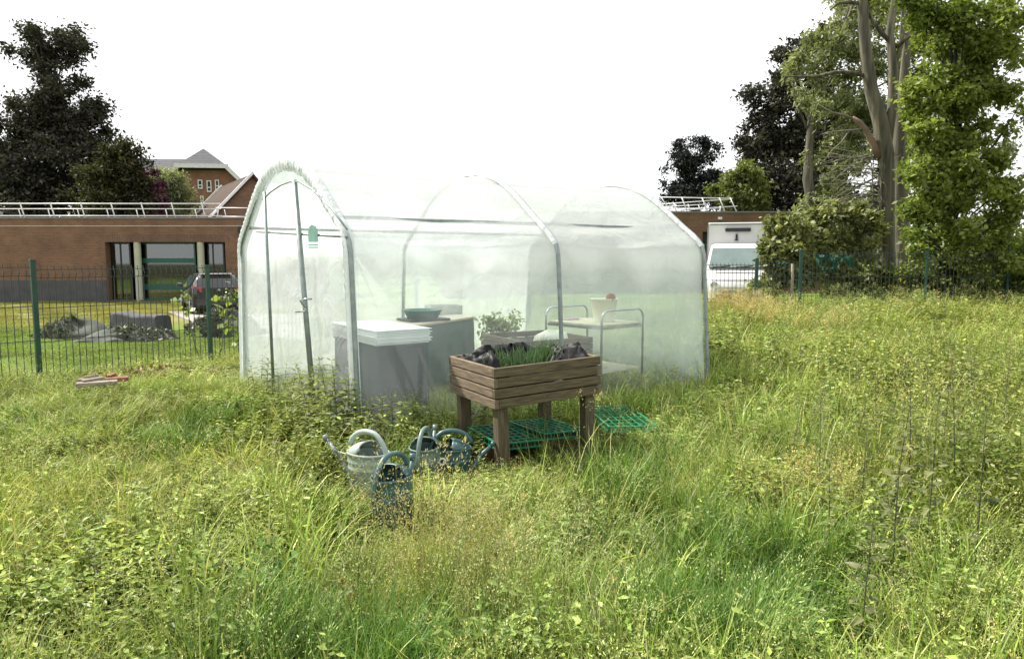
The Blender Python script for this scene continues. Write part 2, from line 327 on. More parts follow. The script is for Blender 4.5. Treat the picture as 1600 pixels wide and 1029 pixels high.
M['lf_weed'] = leafmat('weed_leaves', (0.065, 0.08, 0.028), (0.22, 0.235, 0.095), 2.5, 0.36, 0.025)
M['lf_chive'] = leafmat('chive_leaves', (0.11, 0.22, 0.06), (0.27, 0.44, 0.15), 6, 0.3, 0.08)

# ------------------------------------------------------------------ ground
def groundmat():
    m, nt, o = newmat('meadow_ground'); L = nt.links
    b = nd(nt, 'ShaderNodeBsdfPrincipled', Roughness=0.95); b.inputs['Specular IOR Level'].default_value = 0.1; L.new(b.outputs[0], o.inputs[0])
    g = nd(nt, 'ShaderNodeNewGeometry')
    n1 = nd(nt, 'ShaderNodeTexNoise', Scale=0.35, Detail=5); n2 = nd(nt, 'ShaderNodeTexNoise', Scale=14, Detail=6)
    for n in (n1, n2): L.new(g.outputs['Position'], n.inputs['Vector'])
    c1 = ramp(nt, n1.outputs['Fac'], [(0.38, (0.085, 0.135, 0.02)), (0.62, (0.145, 0.19, 0.035))])
    soil = ramp(nt, n2.outputs['Fac'], [(0.35, (0.04, 0.037, 0.015)), (0.65, (0.085, 0.082, 0.032))])
    a = nd(nt, 'ShaderNodeAttribute', attribute_name='zone'); sp = nd(nt, 'ShaderNodeSeparateColor'); L.new(a.outputs['Color'], sp.inputs[0])
    mx = nd(nt, 'ShaderNodeMix', data_type='RGBA'); L.new(sp.outputs[0], mx.inputs[0]); L.new(soil, mx.inputs[6]); L.new(c1, mx.inputs[7])
    mx2 = nd(nt, 'ShaderNodeMix', data_type='RGBA'); L.new(sp.outputs[1], mx2.inputs[0]); L.new(mx.outputs[2], mx2.inputs[6])
    dry = ramp(nt, n2.outputs['Fac'], [(0.3, (0.20, 0.165, 0.06)), (0.7, (0.29, 0.235, 0.10))]); L.new(dry, mx2.inputs[7])
    L.new(mx2.outputs[2], b.inputs['Base Color'])
    bp = nd(nt, 'ShaderNodeBump', Strength=0.7, Distance=0.05); L.new(n2.outputs['Fac'], bp.inputs['Height']); L.new(bp.outputs[0], b.inputs['Normal'])
    return m
FA = Vector((-7.4, 7.66)); FB = Vector((-0.9, 17.3))      # the left fence line
def beyond(x, y):   # >0 beyond the fence (lawn side)
    d = (FB-FA).normalized(); return (np.asarray(x)-FA.x)*(-d.y)+(np.asarray(y)-FA.y)*d.x
def lawn_mask(x, y):
    return np.maximum(np.clip(beyond(x, y)*2, 0, 1)*(np.asarray(y) > 0), sstep(17, 18, y))
xs = np.concatenate([np.linspace(-900, -40, 12), np.linspace(-36, -10, 27), np.linspace(-9.5, 14, 95), np.linspace(15, 40, 26), np.linspace(50, 900, 12)])
ys = np.concatenate([np.linspace(-200, -6, 8), np.linspace(-4, 20, 97), np.linspace(21, 60, 40), np.linspace(75, 1200, 14)])
GX, GY = np.meshgrid(xs, ys); GZ = ground_z(GX, GY)
GZ = np.where((np.abs(GX) > 60) | (GY > 80), np.minimum(GZ, 0)-0.0, GZ)
nx, ny = len(xs), len(ys)
me = bpy.data.meshes.new('ground')
me.from_pydata(np.stack([GX.ravel(), GY.ravel(), GZ.ravel()], 1).tolist(), [], [(j*nx+i, j*nx+i+1, (j+1)*nx+i+1, (j+1)*nx+i) for j in range(ny-1) for i in range(nx-1)])
za = me.color_attributes.new('zone', 'FLOAT_COLOR', 'POINT')
lm = lawn_mask(GX, GY); dist = np.abs(GX+14+0.0*GY)
dry = sstep(19.5, 22.5, GY-0.16*(GX+14))*(1-sstep(31.5, 33, GY))*(GX < -3)*(0.75+0.25*np.sin(GX*1.7)*np.sin(GY*2.1))
za.data.foreach_set('color', np.stack([lm, np.clip(dry*0.8, 0, 1), lm*0, lm*0+1], -1).astype(np.float32).ravel())
me.materials.append(groundmat()); me.polygons.foreach_set('use_smooth', [True]*len(me.polygons))
o = bpy.data.objects.new('ground', me); COL.objects.link(o); tag(o, 'rough meadow ground running into a mown lawn', 'ground', kind='structure')
# paved path by the parked car
mb = MB(); pth = [gnd(262, 487, -0.28), gnd(300, 486, -0.28), gnd(470, 492, -0.28), gnd(480, 535, -0.25), gnd(352, 520, -0.25), gnd(300, 503, -0.28)]
mb.add([(p.x, p.y, gz(p.x, p.y)+0.03) for p in pth]+[(p.x, p.y, gz(p.x, p.y)-0.1) for p in pth], [(0, 5, 4, 3, 2, 1)]+[(i, (i+1) % 6, 6+(i+1) % 6, 6+i) for i in range(6)])
M['paving'] = pmat('grey_paving', (0.30, 0.28, 0.255), 0.9, (0.22, 0.2, 0.19), 3, bump=0.3)
tag(mb.build('path', M['paving']), 'grey paved path under the black car', 'path', kind='structure')

# ------------------------------------------------------------------ leaves and trees
def leaf_mesh(name, P, size, mat, parent, aspect=0.55, droop=0.0, upb=0.35, jit=0.6, dirs=None, wind=None):
    P = np.asarray(P, float); N = len(P)
    nrm = rng.normal(size=(N, 3)); nrm[:, 2] = np.abs(nrm[:, 2])+upb; nrm /= np.linalg.norm(nrm, axis=1)[:, None]
    d = rng.normal(size=(N, 3)) if dirs is None else np.asarray(dirs)+rng.normal(size=(N, 3))*0.35
    d[:, 2] -= droop
    d -= nrm*np.sum(d*nrm, 1)[:, None]; d /= np.linalg.norm(d, axis=1)[:, None]+1e-9
    s = np.cross(nrm, d); L_ = size*(1+jit*rng.normal(size=N)).clip(0.45, 1.9)[:, None]; W = L_*aspect
    v = np.stack([P, P+d*L_*0.45+s*W*0.5-nrm*L_*0.04, P+d*L_-nrm*L_*0.1, P+d*L_*0.45-s*W*0.5-nrm*L_*0.04], 1).reshape(-1, 3)
    root = parent
    while root is not None and root.parent is not None: root = root.parent
    if root is not None: v = v-np.array(root.location)
    me = bpy.data.meshes.new(name); me.vertices.add(4*N); me.loops.add(4*N); me.polygons.add(N)
    me.vertices.foreach_set('co', v.astype(np.float32).ravel()); me.loops.foreach_set('vertex_index', np.arange(4*N, dtype=np.int32))
    me.polygons.foreach_set('loop_start', np.arange(0, 4*N, 4, dtype=np.int32)); me.polygons.foreach_set('loop_total', np.full(N, 4, np.int32))
    a = me.attributes.new('rv', 'FLOAT', 'FACE'); a.data.foreach_set('value', rng.random(N).astype(np.float32))
    me.materials.append(mat); me.update(); me.validate()
    o = bpy.data.objects.new(name, me); COL.objects.link(o)
    if parent is not None: o.parent = parent
    return o
def clusters(lobes, per, spread, n, shell=0.55, flat=1.0, hang=0.0):
    """leaf points gathered into twig clumps over the outer part of each lobe; returns points and clump centres"""
    cs = []; vol = [l[3]*l[4]*l[5] for l in lobes]; T = sum(v**0.67 for v in vol)
    for l, v in zip(lobes, vol):
        k = max(3, int(per*v**0.67/T)); u = rng.normal(size=(k, 3)); u /= np.linalg.norm(u, axis=1)[:, None]
        r = (shell+(1-shell)*rng.random(k)**0.6)[:, None]; r = np.where(rng.random((k, 1)) < 0.2, r*0.5, r)*(1+np.clip(0.10*rng.normal(size=(k, 1)), -.2, .15))
        cs.append(np.array(l[:3])+u*r*np.array(l[3:6]))
    C = np.concatenate(cs); K = len(C); wts = rng.random(K)**1.2+0.12; wts /= wts.sum()
    idx = rng.choice(K, n, p=wts); off = np.clip(rng.normal(size=(n, 3)), -1.7, 1.7)*spread*(0.45+.75*rng.random((n, 1)))
    off[:, 2] *= flat
    if hang: off[:, 2] -= np.abs(rng.normal(size=n))*hang
    return C[idx]+off, C
def tree(name, label, base, lobes, n, leaf, mat, trunk=None, tr=0.3, bark='bark_dark', per=160, spread=0.35, shell=0.5, flat=0.8, hang=0.0, droop=0.3, aspect=0.55, group=None, nbr=40, cat='tree', extra=None):
    t = thing(name, label, cat, base, group=group); b = Vector(base)
    P, C = clusters(lobes, per, spread, n, shell, flat, hang)
    P = P[P[:, 2] > base[2]+0.05]
    leaf_mesh('crown', P, leaf, mat, t, aspect, droop)
    mb = MB(); tops = max(l[2]+l[5]*0.6 for l in lobes); cx = np.mean([l[0] for l in lobes]); cy = np.mean([l[1] for l in lobes])
    if trunk is None:
        trunk = [b-Vector((0, 0, 0.3)), b+Vector(((cx-b.x)*0.2, 0, (tops-b.z)*0.3)), Vector((b.x*0.4+cx*0.6, b.y*0.4+cy*0.6, b.z+(tops-b.z)*0.65)), Vector((cx, cy, b.z+(tops-b.z)*.82))]
    k = len(trunk); mb.tube(trunk, [tr*(1-0.85*i/(k-1)) for i in range(k)], 10)
    for i in rng.choice(len(C), min(nbr, len(C)), replace=False):
        c = Vector(C[i]); f = min(0.92, max(0.15, (c.z-b.z)/(tops-b.z)-0.18)); q = f*(k-1); j = int(q); a = Vector(trunk[j]).lerp(Vector(trunk[min(j+1, k-1)]), q-j)
        mid = a.lerp(c, 0.5)+Vector((rnd.uniform(-.1, .1), rnd.uniform(-.1, .1), 0.08))*(c-a).length
        r0 = tr*0.28*(1-0.6*f); mb.tube([a, mid, c], [r0, r0*0.6, r0*0.2], 5)
    mb.build('trunk', M[bark], t)
    return t

# ---- left background trees
b0 = at(64, 420, 46); zf = -0.3
def lob(px, py, Y, rx, rz, ry=None):
    p = at(px, py, Y); return (p.x, p.y, p.z, rx, ry or rx, rz)
tree('copper_beech', 'tall dark copper beech rising highest at the left behind the low brick building', (b0.x, 46, zf),
     [lob(110, 60, 46, 1.4, 1.6), lob(95, 120, 46, 1.5, 1.9), lob(60, 190, 46, 3.6, 2.6), lob(130, 200, 46, 1.7, 1.6), lob(140, 250, 45, 1.9, 1.6), lob(30, 260, 46, 3.4, 2.6), lob(90, 270, 45, 3.2, 2.4), lob(70, 330, 45, 4.4, 2.2), lob(60, 80, 46.5, 1.8, 1.6), lob(150, 165, 46, .6, .5)],
     85000, 0.185, M['lf_purple'], tr=0.5, per=420, spread=0.4, shell=0.35)
b1 = at(195, 420, 41)
tree('bronze_tree', 'rounded dark tree with bronze green top beside the tall copper beech', (b1.x, 41, zf),
     [lob(200, 245, 41, 1.35, 1.0), lob(180, 280, 41, 1.8, 1.5), lob(215, 300, 41, 1.3, 1.1), lob(165, 320, 41, 2.0, 1.4), lob(228, 322, 40.5, 0.9, 0.9)],
     34000, 0.15, M['lf_purplegreen'], tr=0.2, per=180, spread=0.28, shell=0.4)
b2 = at(247, 420, 40)
tree('flowering_shrub', 'narrow shrub with magenta flowers between dark tree and pale willow', (b2.x, 40, zf),
     [lob(236, 272, 40, .35, .35), lob(246, 295, 40, .42, .5), lob(256, 320, 40, .45, .6), lob(252, 350, 40, .7, .9)], 5000, 0.13, M['lf_magenta'], tr=0.08, per=40, spread=0.14, cat='shrub', nbr=12)
b3 = at(272, 420, 47)
tree('willow_bush', 'soft pale grey green willow in front of the grey roof', (b3.x, 47, zf),
     [lob(262, 288, 47, 1.1, 1.1), lob(278, 300, 47, 0.9, 1.2), lob(283, 325, 47, 1.0, 1.2), lob(262, 325, 47, 1.2, 1.4)], 15000, 0.17, M['lf_pale'], tr=0.15, per=60, spread=0.3, droop=1.2, aspect=0.35, nbr=16)
# ---- right background trees
b4 = at(1080, 420, 62)
tree('cedar', 'small dark cedar with drooping tiers standing alone against the sky', (b4.x, 62, 0),
     [lob(1082, 222, 62, 1.5, .7), lob(1075, 240, 62, 1.9, .7), lob(1100, 243, 62, 1.2, .6), lob(1070, 262, 62, 1.8, .7), lob(1095, 270, 62, 1.8, .7), lob(1060, 283, 62, 1.4, .6), lob(1085, 295, 62, 2.6, 1.0), lob(1050, 302, 62, 1.5, .8), lob(1120, 300, 62, 1.6, .9), lob(1110, 220, 62, .7, .5)],
     24000, 0.19, M['lf_dark'], tr=0.4, per=120, spread=0.3, shell=0.4, flat=0.4, hang=0.5, droop=1.2, nbr=30)
b5 = at(1250, 430, 44)
tree('purple_beech', 'big dark purple beech filling the gap between cedar and pale willow', (b5.x, 44, 0.1),
     [lob(1235, 85, 44, 1.4, .8), lob(1285, 55, 44, 1.2, .8), lob(1190, 150, 44, 1.3, .9), lob(1250, 140, 44, 2.2, 1.8), lob(1215, 190, 44, 2.0, 1.4), lob(1190, 230, 44, 1.8, 1.4), lob(1250, 230, 43.5, 2.6, 2.0), lob(1205, 280, 43, 2.2, 1.8), lob(1270, 300, 43, 2.6, 2.2), lob(1180, 320, 43, 1.7, 1.4), lob(1310, 200, 45, 2.5, 3.0), lob(1240, 340, 43, 3, 1.8), lob(1310, 340, 43, 3, 2.2)],
     90000, 0.185, M['lf_purple'], tr=0.4, per=420, spread=0.36, shell=0.35)
b6 = at(1150, 430, 40)
tree('lime_tree', 'low olive green tree over the flat roof at the right', (b6.x, 40, 0),
     [lob(1145, 285, 40, 0.9, .9), lob(1165, 275, 40, 0.9, 1.0), lob(1150, 310, 40, 1.2, 1.0), lob(1180, 300, 40, 1.0, 1.2), lob(1130, 305, 41, .8, .7)], 15000, 0.17, M['lf_mid'], tr=0.15, per=80, spread=0.22)
b7 = at(1318, 430, 30)
tree('pale_willow', 'tall pale grey green willow leaning over the dark purple beech', (b7.x, 30, 0.15),
     [lob(1340, -20, 30, 1.7, 1.5), lob(1300, 60, 30, 1.2, 1.0), lob(1275, 100, 30, 1.1, .8), lob(1330, 90, 30, 1.6, 1.3), lob(1250, 135, 30, 1.0, .8), lob(1300, 150, 30, 1.5, 1.1), lob(1355, 170, 30, 1.3, 1.6), lob(1290, 220, 30, 1.0, 1.0), lob(1330, 250, 30, 1.3, 1.5), lob(1300, 290, 30, 1.0, 1.1), lob(1350, 310, 30, 1.4, 1.3), lob(1380, 40, 30.5, 1.6, 1.8), lob(1420, 130, 31, 1.8, 2.4), lob(1400, 250, 31, 1.6, 1.8), lob(1400, -60, 31, 2.2, 2), lob(1360, 20, 31, 1.6, 1.4), lob(1440, 330, 31, 2, 1.6), lob(1500, 100, 31, 2.4, 3), lob(1500, 260, 31, 2.2, 2.4), lob(1262, 318, 29.5, .55, .5), lob(1290, 335, 29.5, .6, .6), lob(1330, 330, 29.5, .7, .7), lob(1360, 345, 29.5, .6, .6), lob(1240, 345, 29.6, .4, .3)],
     90000, 0.155, M['lf_pale'], trunk=[Vector((b7.x-.6, 30, 0)), at(1262, 280, 30), at(1268, 190, 30), at(1300, 90, 30), at(1340, -10, 30)], tr=0.26, bark='bark', per=330, spread=0.22, shell=0.35, droop=0.9, aspect=0.35, nbr=22, hang=0.15)
b8 = at(1490, 440, 18)
tree('bright_maple', 'bright green leafy tree filling the right edge beside the bare trunk', (b8.x, 18, 0.2),
     [lob(1470, 20, 17, .9, .7), lob(1440, 70, 17, .45, .5), lob(1520, 60, 17, 1.0, 1.0), lob(1460, 130, 17, .8, .6), lob(1545, 160, 17, 1.0, 1.0), lob(1450, 200, 17, .6, .5), lob(1480, 240, 17, .8, .7), lob(1445, 280, 17, .6, .5), lob(1500, 320, 17, .9, .8), lob(1435, 345, 17, .5, .45), lob(1480, 390, 17.5, .9, .6), lob(1570, 300, 17, 1.0, 1.2), lob(1570, 30, 17, 1.0, 1.2), lob(1600, 400, 17.3, 1.0, 1.0), lob(1440, -10, 17, .8, .7), lob(1530, 420, 17.8, 1, .6), lob(1500, 140, 17.5, 1.1, 1.6), lob(1500, 260, 17.5, 1.0, 1.0), lob(1425, 150, 17.2, .3, .3), lob(1424, 255, 17.2, .25, .3), lob(1420, 330, 17.2, .25, .25), lob(1430, 420, 17.8, .4, .35)],
     76000, 0.088, M['lf_bright'], tr=0.16, per=300, spread=0.15, shell=0.3, droop=0.5, aspect=0.6, nbr=60)
# ---- the big bare trunk pair
def pw(px, py, Y=20.0): return at(px, py, Y)
bt = at(1386, 462, 20); t = thing('old_trunk_tree', 'tall furrowed grey trunk with broken dead limbs on its left side', 'tree', (bt.x, 20, 0.1))
mb = MB()
main = [pw(1386, 475), pw(1385, 440), pw(1384, 380), pw(1385, 300), pw(1384, 240), pw(1376, 190), pw(1361, 140), pw(1353, 80), pw(1349, 30), pw(1345, -40), pw(1340, -120)]
mb.tube(main, [.32, .26, .23, .215, .21, .205, .175, .15, .135, .12, .09], 16)
mb.tube([pw(1384, 225), pw(1394, 170), pw(1396, 110), pw(1390, 50), pw(1400, -10), pw(1415, -90)], [.15, .13, .12, .10, .09, .06], 10)
mb.tube([pw(1396, 110), pw(1408, 70), pw(1412, 20), pw(1420, -60)], [.07, .07, .06, .05], 8)
mb.tube([pw(1392, 68), pw(1372, 45), pw(1358, 22), pw(1340, -10)], [.06, .055, .05, .04], 8)
mb.tube([pw(1397, 75, 20), pw(1425, 55, 19.7), pw(1448, 42, 19.5), pw(1458, 34, 19.4)], [.05, .045, .035, .015], 7)
mb.tube([pw(1349, 118), pw(1330, 113), pw(1305, 113), pw(1280, 119), pw(1250, 120), pw(1222, 119)], [.06, .05, .05, .04, .03, .012], 8)
mb.tube([pw(1345, 5), pw(1325, 4), pw(1310, 5), pw(1297, 16)], [.06, .05, .04, .02], 8)
mb.build('trunk', M['bark'], t)
mb = MB(); mb.tube([pw(1374, 246), pw(1366, 228), pw(1354, 205), pw(1343, 191), pw(1332, 184)], [.12, .10, .085, .07, .05], 9)
o = mb.build('broken_limb', M['bark_orange'], t); tag(o, 'broken limb with torn orange bark')
mb = MB()
mb.tube([pw(1338, 188), pw(1320, 180), pw(1300, 176), pw(1270, 158)], [.045, .035, .025, .008], 6)
mb.tube([pw(1352, 202), pw(1325, 204), pw(1300, 206), pw(1282, 210)], [.035, .028, .02, .008], 6)
mb.tube([pw(1328, 203), pw(1315, 222), pw(1300, 235), pw(1288, 252)], [.025, .02, .015, .005], 5)
for k in range(46):
    y0 = rnd.uniform(235, 330); x0 = 1374; dx = rnd.uniform(-95, -20); dy = rnd.uniform(-25, 45)
    sx = 1 if rnd.random() < 0.75 else -0.5
    mb.tube([pw(x0, y0), pw(x0+dx*.5*sx, y0+dy*.35-5, 20+rnd.uniform(-.3, .3)), pw(x0+dx*sx, y0+dy, 20+rnd.uniform(-.6, .6))], [.016, .011, .004], 4)
for k in range(14):
    x0 = rnd.uniform(1362, 1402); y0 = rnd.uniform(320, 400)
    mb.tube([pw(x0, y0-80), pw(x0+rnd.uniform(-6, 6), y0-20, 19.8), pw(x0+rnd.uniform(-8, 8), y0+40)], [.012, .012, .008], 4)
mb.build('twig', M['twig'], t)
t = thing('second_trunk_tree', 'darker second trunk just behind the tall furrowed grey trunk', 'tree', (at(1411, 462, 21).x, 21, 0.1))
mb = MB(); mb.tube([at(1412, 478, 21), at(1410, 430, 21), at(1408, 330, 21), at(1404, 240, 21), at(1410, 150, 21), at(1420, 40, 21), at(1430, -60, 21)], [.28, .24, .21, .17, .13, .10, .07], 14)
mb.tube([at(1405, 250, 21), at(1420, 190, 21), at(1450, 130, 21), at(1480, 60, 21)], [.1, .08, .06, .03], 8)
mb.build('trunk', M['bark'], t)
P, C = clusters([lob(1425, 60, 21.5, .7, .9), lob(1425, 200, 21.5, .6, .9), lob(1415, 320, 21.8, .7, .6), lob(1400, 10, 21.5, .7, .8)], 60, .2, 4200, .3)
leaf_mesh('crown', P, .10, M['lf_mid'], t)
# ---- shrubs behind the right fence
tree('hazel_shrub', 'pale leafy shrub spilling over the white truck', (at(1215, 440, 18.6).x, 18.6, .2),
     [lob(1208, 385, 18.6, .3, .26), lob(1246, 378, 18.6, .3, .3), lob(1222, 385, 18.6, .6, .5), lob(1208, 405, 18.4, .36, .4), lob(1245, 420, 18.4, .5, .4), lob(1210, 440, 18.4, .5, .3), lob(1230, 388, 18.5, .2, .2), *[lob(rnd.uniform(1190, 1262), rnd.uniform(335, 370), 18.6+rnd.uniform(-.3, .3), rnd.uniform(.04, .10), rnd.uniform(.1, .25)) for _ in range(11)]], 11000, .11, M['lf_shrub'], tr=.05, bark='twig', per=110, spread=.10, shell=.3, cat='shrub', nbr=40)
tree('dogwood_shrub', 'wide leafy shrub behind the green fence post, left of the grey trunk', (at(1310, 440, 19.2).x, 19.2, .2),
     [lob(1275, 375, 19.2, .4, .35), lob(1308, 378, 19.2, .38, .36), lob(1345, 375, 19.4, .42, .36), lob(1290, 395, 19, .7, .6), lob(1340, 400, 19.2, .6, .6), lob(1368, 362, 19.6, .22, .45), lob(1262, 420, 18.8, .4, .45), lob(1320, 430, 18.8, .8, .35), *[lob(rnd.uniform(1262, 1372), rnd.uniform(322, 368), 19.2+rnd.uniform(-.3, .3), rnd.uniform(.04, .11), rnd.uniform(.1, .28)) for _ in range(15)]], 13000, .11, M['lf_shrub'], tr=.05, bark='twig', per=130, spread=.11, shell=.3, cat='shrub', nbr=40)
tree('bramble_shrub', 'dark low bramble at the foot of the two trunks', (at(1400, 450, 18.6).x, 18.6, .2),
     [lob(1370, 440, 18.6, .5, .3), lob(1420, 430, 18.4, .45, .4), lob(1345, 455, 18.4, .5, .25), lob(1300, 455, 18.2, .5, .25), lob(1455, 430, 18.8, .5, .5), lob(1500, 440, 19, .8, .5), lob(1560, 440, 19.4, .9, .5), lob(1610, 440, 19.4, .8, .5), lob(1480, 452, 18, .6, .25), lob(1540, 452, 18, .6, .25)], 18000, .09, M['lf_mid'], tr=.03, bark='twig', per=100, spread=.12, shell=.3, cat='shrub', nbr=30)
tree('laurel_bush', 'dark green bush closing the gap under the bright tree at the right', (at(1500, 440, 25).x, 25, .1), [lob(1400, 405, 25, .9, .8), lob(1450, 395, 25, 1.0, 1.0), lob(1510, 390, 25, 1.1, 1.1), lob(1570, 395, 25, 1.1, 1.0), lob(1620, 390, 25, 1.1, 1.2), lob(1350, 415, 25, .9, .6)], 14000, .14, M['lf_mid'], tr=.08, per=120, spread=.2, shell=.3, cat='shrub')
# far hedge behind the tunnel
t = None
P, C = clusters([(x, 58+rnd.uniform(-2, 2), 1.0+rnd.uniform(-.3, .3), 2.4, 1.5, 1.3) for x in np.arange(-16, 15, 2.2)], 420, .35, 12000, .4)
o = leaf_mesh('far_hedge', P, .24, M['lf_mid'], None); tag(o, 'far hedge seen hazily through the tunnel film', 'hedge', kind='stuff')
# trees outside the old border and a distant wood, to close the horizon
P, C = clusters([(x, 120+rnd.uniform(-8, 8), 2.2, 8, 4, 3.2) for x in np.arange(-170, 190, 9)], 900, .9, 16000, .4)
o = leaf_mesh('distant_wood', P, .7, M['lf_mid'], None); tag(o, 'low distant belt of trees on the horizon', 'wood', kind='stuff')

# ------------------------------------------------------------------ buildings
def X(px, Y, py=400): return at(px, py, Y).x
def Z(py, Y): return at(800, py, Y).z
def railing(parent, x0, x1, y, z0, h, n, lean=0.12, name='railing'):
    mb = MB()
    for f, r in ((1.0, .03), (0.62, .022), (0.12, .022)):
        mb.tube([(x0, y-lean*f, z0+h*f), (x1, y-lean*f, z0+h*f)], r, 6)
    for i in range(n):
        x = x0+(x1-x0)*(i+0.45)/n
        mb.tube([(x-0.10, y-lean, z0+h*1.08), (x, y, z0)], .028, 6)
        if i % 1 == 0: mb.tube([(x+.62, y+.9, z0), (x+.56, y+.85, z0+.42)], .02, 5)
    return mb.build(name, M['white_metal'], parent)
Yb = 33.0; zb = -0.45; zt = Z(340, Yb)
xl, xr = X(-80, Yb), X(436, Yb)
bl = thing('low_brick_building', 'long low flat roofed brick building with cream columns and dark glazing behind the left fence', 'building', ((xl+xr)/2, Yb+4, zb))
ox0, ox1, oz = X(166, Yb, 420), X(353, Yb, 420), Z(378, Yb)
mb = MB()
mb.span((xl, Yb, zb), (ox0, Yb+9, zt-.04)); mb.span((ox1, Yb, zb), (xr, Yb+9, zt-.04)); mb.span((ox0, Yb, oz), (ox1, Yb+9, zt-.041))
mb.build('wall', M['brick'], bl)
mb = MB(); mb.span((xl-.05, Yb-.05, zt-.045), (xr+.05, Yb+9, zt+.03)); mb.build('coping', M['coping'], bl)
mb = MB(); mb.span((xl, Yb-.02, Z(353, Yb)-.02), (xr, Yb+.01, Z(353, Yb)+.02)); mb.build('string_line', M['band'], bl)
mb = MB(); mb.span((ox0+.1, Yb-.006, oz+.003), (ox1+.2, Yb+.004, oz+.34)); mb.build('soldier_course', M['soldier'], bl)
mb = MB(); mb.span((xl, Yb-.03, zb), (ox0-.02, Yb+.004, Z(438, Yb))); mb.build('plinth', M['plinth'], bl)
mb = MB(); dx = X(379, Yb); mb.tube([(dx, Yb-.08, zb), (dx, Yb-.08, Z(362, Yb))], .06, 8); mb.box((dx, Yb-.09, Z(359, Yb)), (.24, .16, .26)); mb.build('downpipe', M['frame_black'], bl)
zf0 = Z(467, Yb)-.05
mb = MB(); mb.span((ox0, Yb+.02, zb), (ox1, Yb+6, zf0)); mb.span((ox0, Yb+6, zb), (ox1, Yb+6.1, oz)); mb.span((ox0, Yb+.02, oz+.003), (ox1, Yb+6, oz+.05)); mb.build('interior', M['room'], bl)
for a in (213.5, 312.5):
    x = X(a, Yb, 420); mb = MB(); mb.lathe([(.155, zf0-.3), (.155, oz+.002)], (x, Yb+.16, 0), 20); mb.lathe([(.165, oz-.22), (.165, oz-.19)], (x, Yb+.16, 0), 20); mb.build('column', M['column'], bl)
gy = Yb+.42
def window(px0, px1, rows, mat, parent, cols=()):
    f = MB(); x0, x1 = X(px0, gy, 420), X(px1, gy, 420); w = .07
    f.span((x0, gy-.05, zf0), (x0+w, gy+.05, oz-.01)); f.span((x1-w, gy-.05, zf0), (x1, gy+.05, oz-.01))
    f.span((x0+w, gy-.045, oz-.09), (x1-w, gy+.045, oz-.012))
    f.span((x0+w, gy-.045, zf0), (x1-w, gy+.045, zf0+.07))
    for py, h in rows: z = Z(py, gy); f.span((x0+w, gy-.04, z-h/2), (x1-w, gy+.04, z+h/2))
    for cpx in cols: x = X(cpx, gy, 420); f.span((x-.025, gy-.038, zf0+.07), (x+.025, gy+.038, oz-.09))
    o = f.build('window', mat, parent); g = MB(); g.span((x0+.02, gy-.006, zf0+.02), (x1-.02, gy+.006, oz-.03)); g.build('pane', M['glass'], o)
window(168, 206, [], M['frame_black'], bl, (190,)); window(218, 307, [(407, .22), (448, .28)], M['frame_green'], bl); window(318, 352, [], M['frame_black'], bl, (334,))
for px0, px1, d in ((188, 196, 2.2), (272, 282, 2.5), (287, 300, 2.9)):
    mb = MB(); mb.span((X(px0, Yb+d, 420), Yb+d, zf0), (X(px1, Yb+d, 420), Yb+d+.15, oz-.1)); mb.build('interior_pillar', M['olive'], bl)
for k in range(10):
    mb = MB(); x = rnd.uniform(ox0+.5, ox1-.5); y = Yb+rnd.uniform(1.2, 5); h = rnd.uniform(.5, 1.1); mb.box((x, y, zf0+h/2), (rnd.uniform(.4, 1.3), .5, h), rnd.uniform(-.3, .3)); mb.build('furniture', M['crate'], bl)
railing(bl, xl, X(345, Yb), Yb+.3, zt+.03, .62, 9)
mb = MB(); x = X(395, Yb)
for z in (.42, .02): mb.tube([(X(336, Yb), Yb+.3, zt+.05+z), (X(420, Yb), Yb+.3, zt+.05+z-.02)], .022, 6)
mb.tube([(X(328, Yb), Yb+.32, zt+.03), (X(338, Yb), Yb+.3, zt+.42)], .025, 5); mb.tube([(X(337, Yb), Yb+.32, zt+.03), (X(341, Yb), Yb+.3, zt+.5)], .025, 5)
mb.build('railing', M['white_metal'], bl)

Yr = 36.0; zr = Z(331, Yr); rx0, rx1 = X(688, Yr), X(1330, Yr)
br = thing('flat_roof_wing', 'flat roofed brick wing with collapsed roof railings behind the white truck', 'building', ((rx0+rx1)/2, Yr+4, -.1))
dx0, dx1, dz = X(1097, Yr), X(1119, Yr), Z(362, Yr)
mb = MB(); mb.span((rx0, Yr, -.2), (dx0, Yr+8, zr-.04)); mb.span((dx1, Yr, -.2), (rx1, Yr+8, zr-.04)); mb.span((dx0, Yr, dz), (dx1, Yr+8, zr-.041)); mb.build('wall', M['brick'], br)
mb = MB(); mb.span((rx0-.05, Yr-.05, zr-.045), (rx1+.05, Yr+8, zr+.03)); mb.build('coping', M['coping'], br)
mb = MB(); mb.span((dx0, Yr+.5, -.2), (dx1, Yr+.56, dz)); o = mb.build('door', M['frame_black'], br)
mb = MB(); mb.span((dx0+.05, Yr+.46, Z(395, Yr)), (dx1-.05, Yr+.497, Z(380, Yr))); mb.build('door_panel', M['frame_green'], o)
mb = MB(); p = at(1125, 341, Yr-.12); mb.box(p, (.16, .2, .12)); mb.build('wall_lamp', M['white_metal'], br)
mb = MB()     # tilted, fallen rails lying on the roof
def rr(a, b, r=.028): mb.tube([at(*a), at(*b)], r, 6)
rr((1028, 308, Yr+.4), (1145, 310, Yr+.4)); rr((1034, 319, Yr+.4), (1142, 311, Yr+.42)); rr((1046, 329, Yr+.4), (1152, 322, Yr+.6)); rr((1040, 323, Yr+1), (1105, 319, Yr+1.4)); rr((1045, 326, Yr+1), (1122, 325, Yr+.9)); rr((1060, 328, Yr+.7), (1125, 325, Yr+.8), .04)
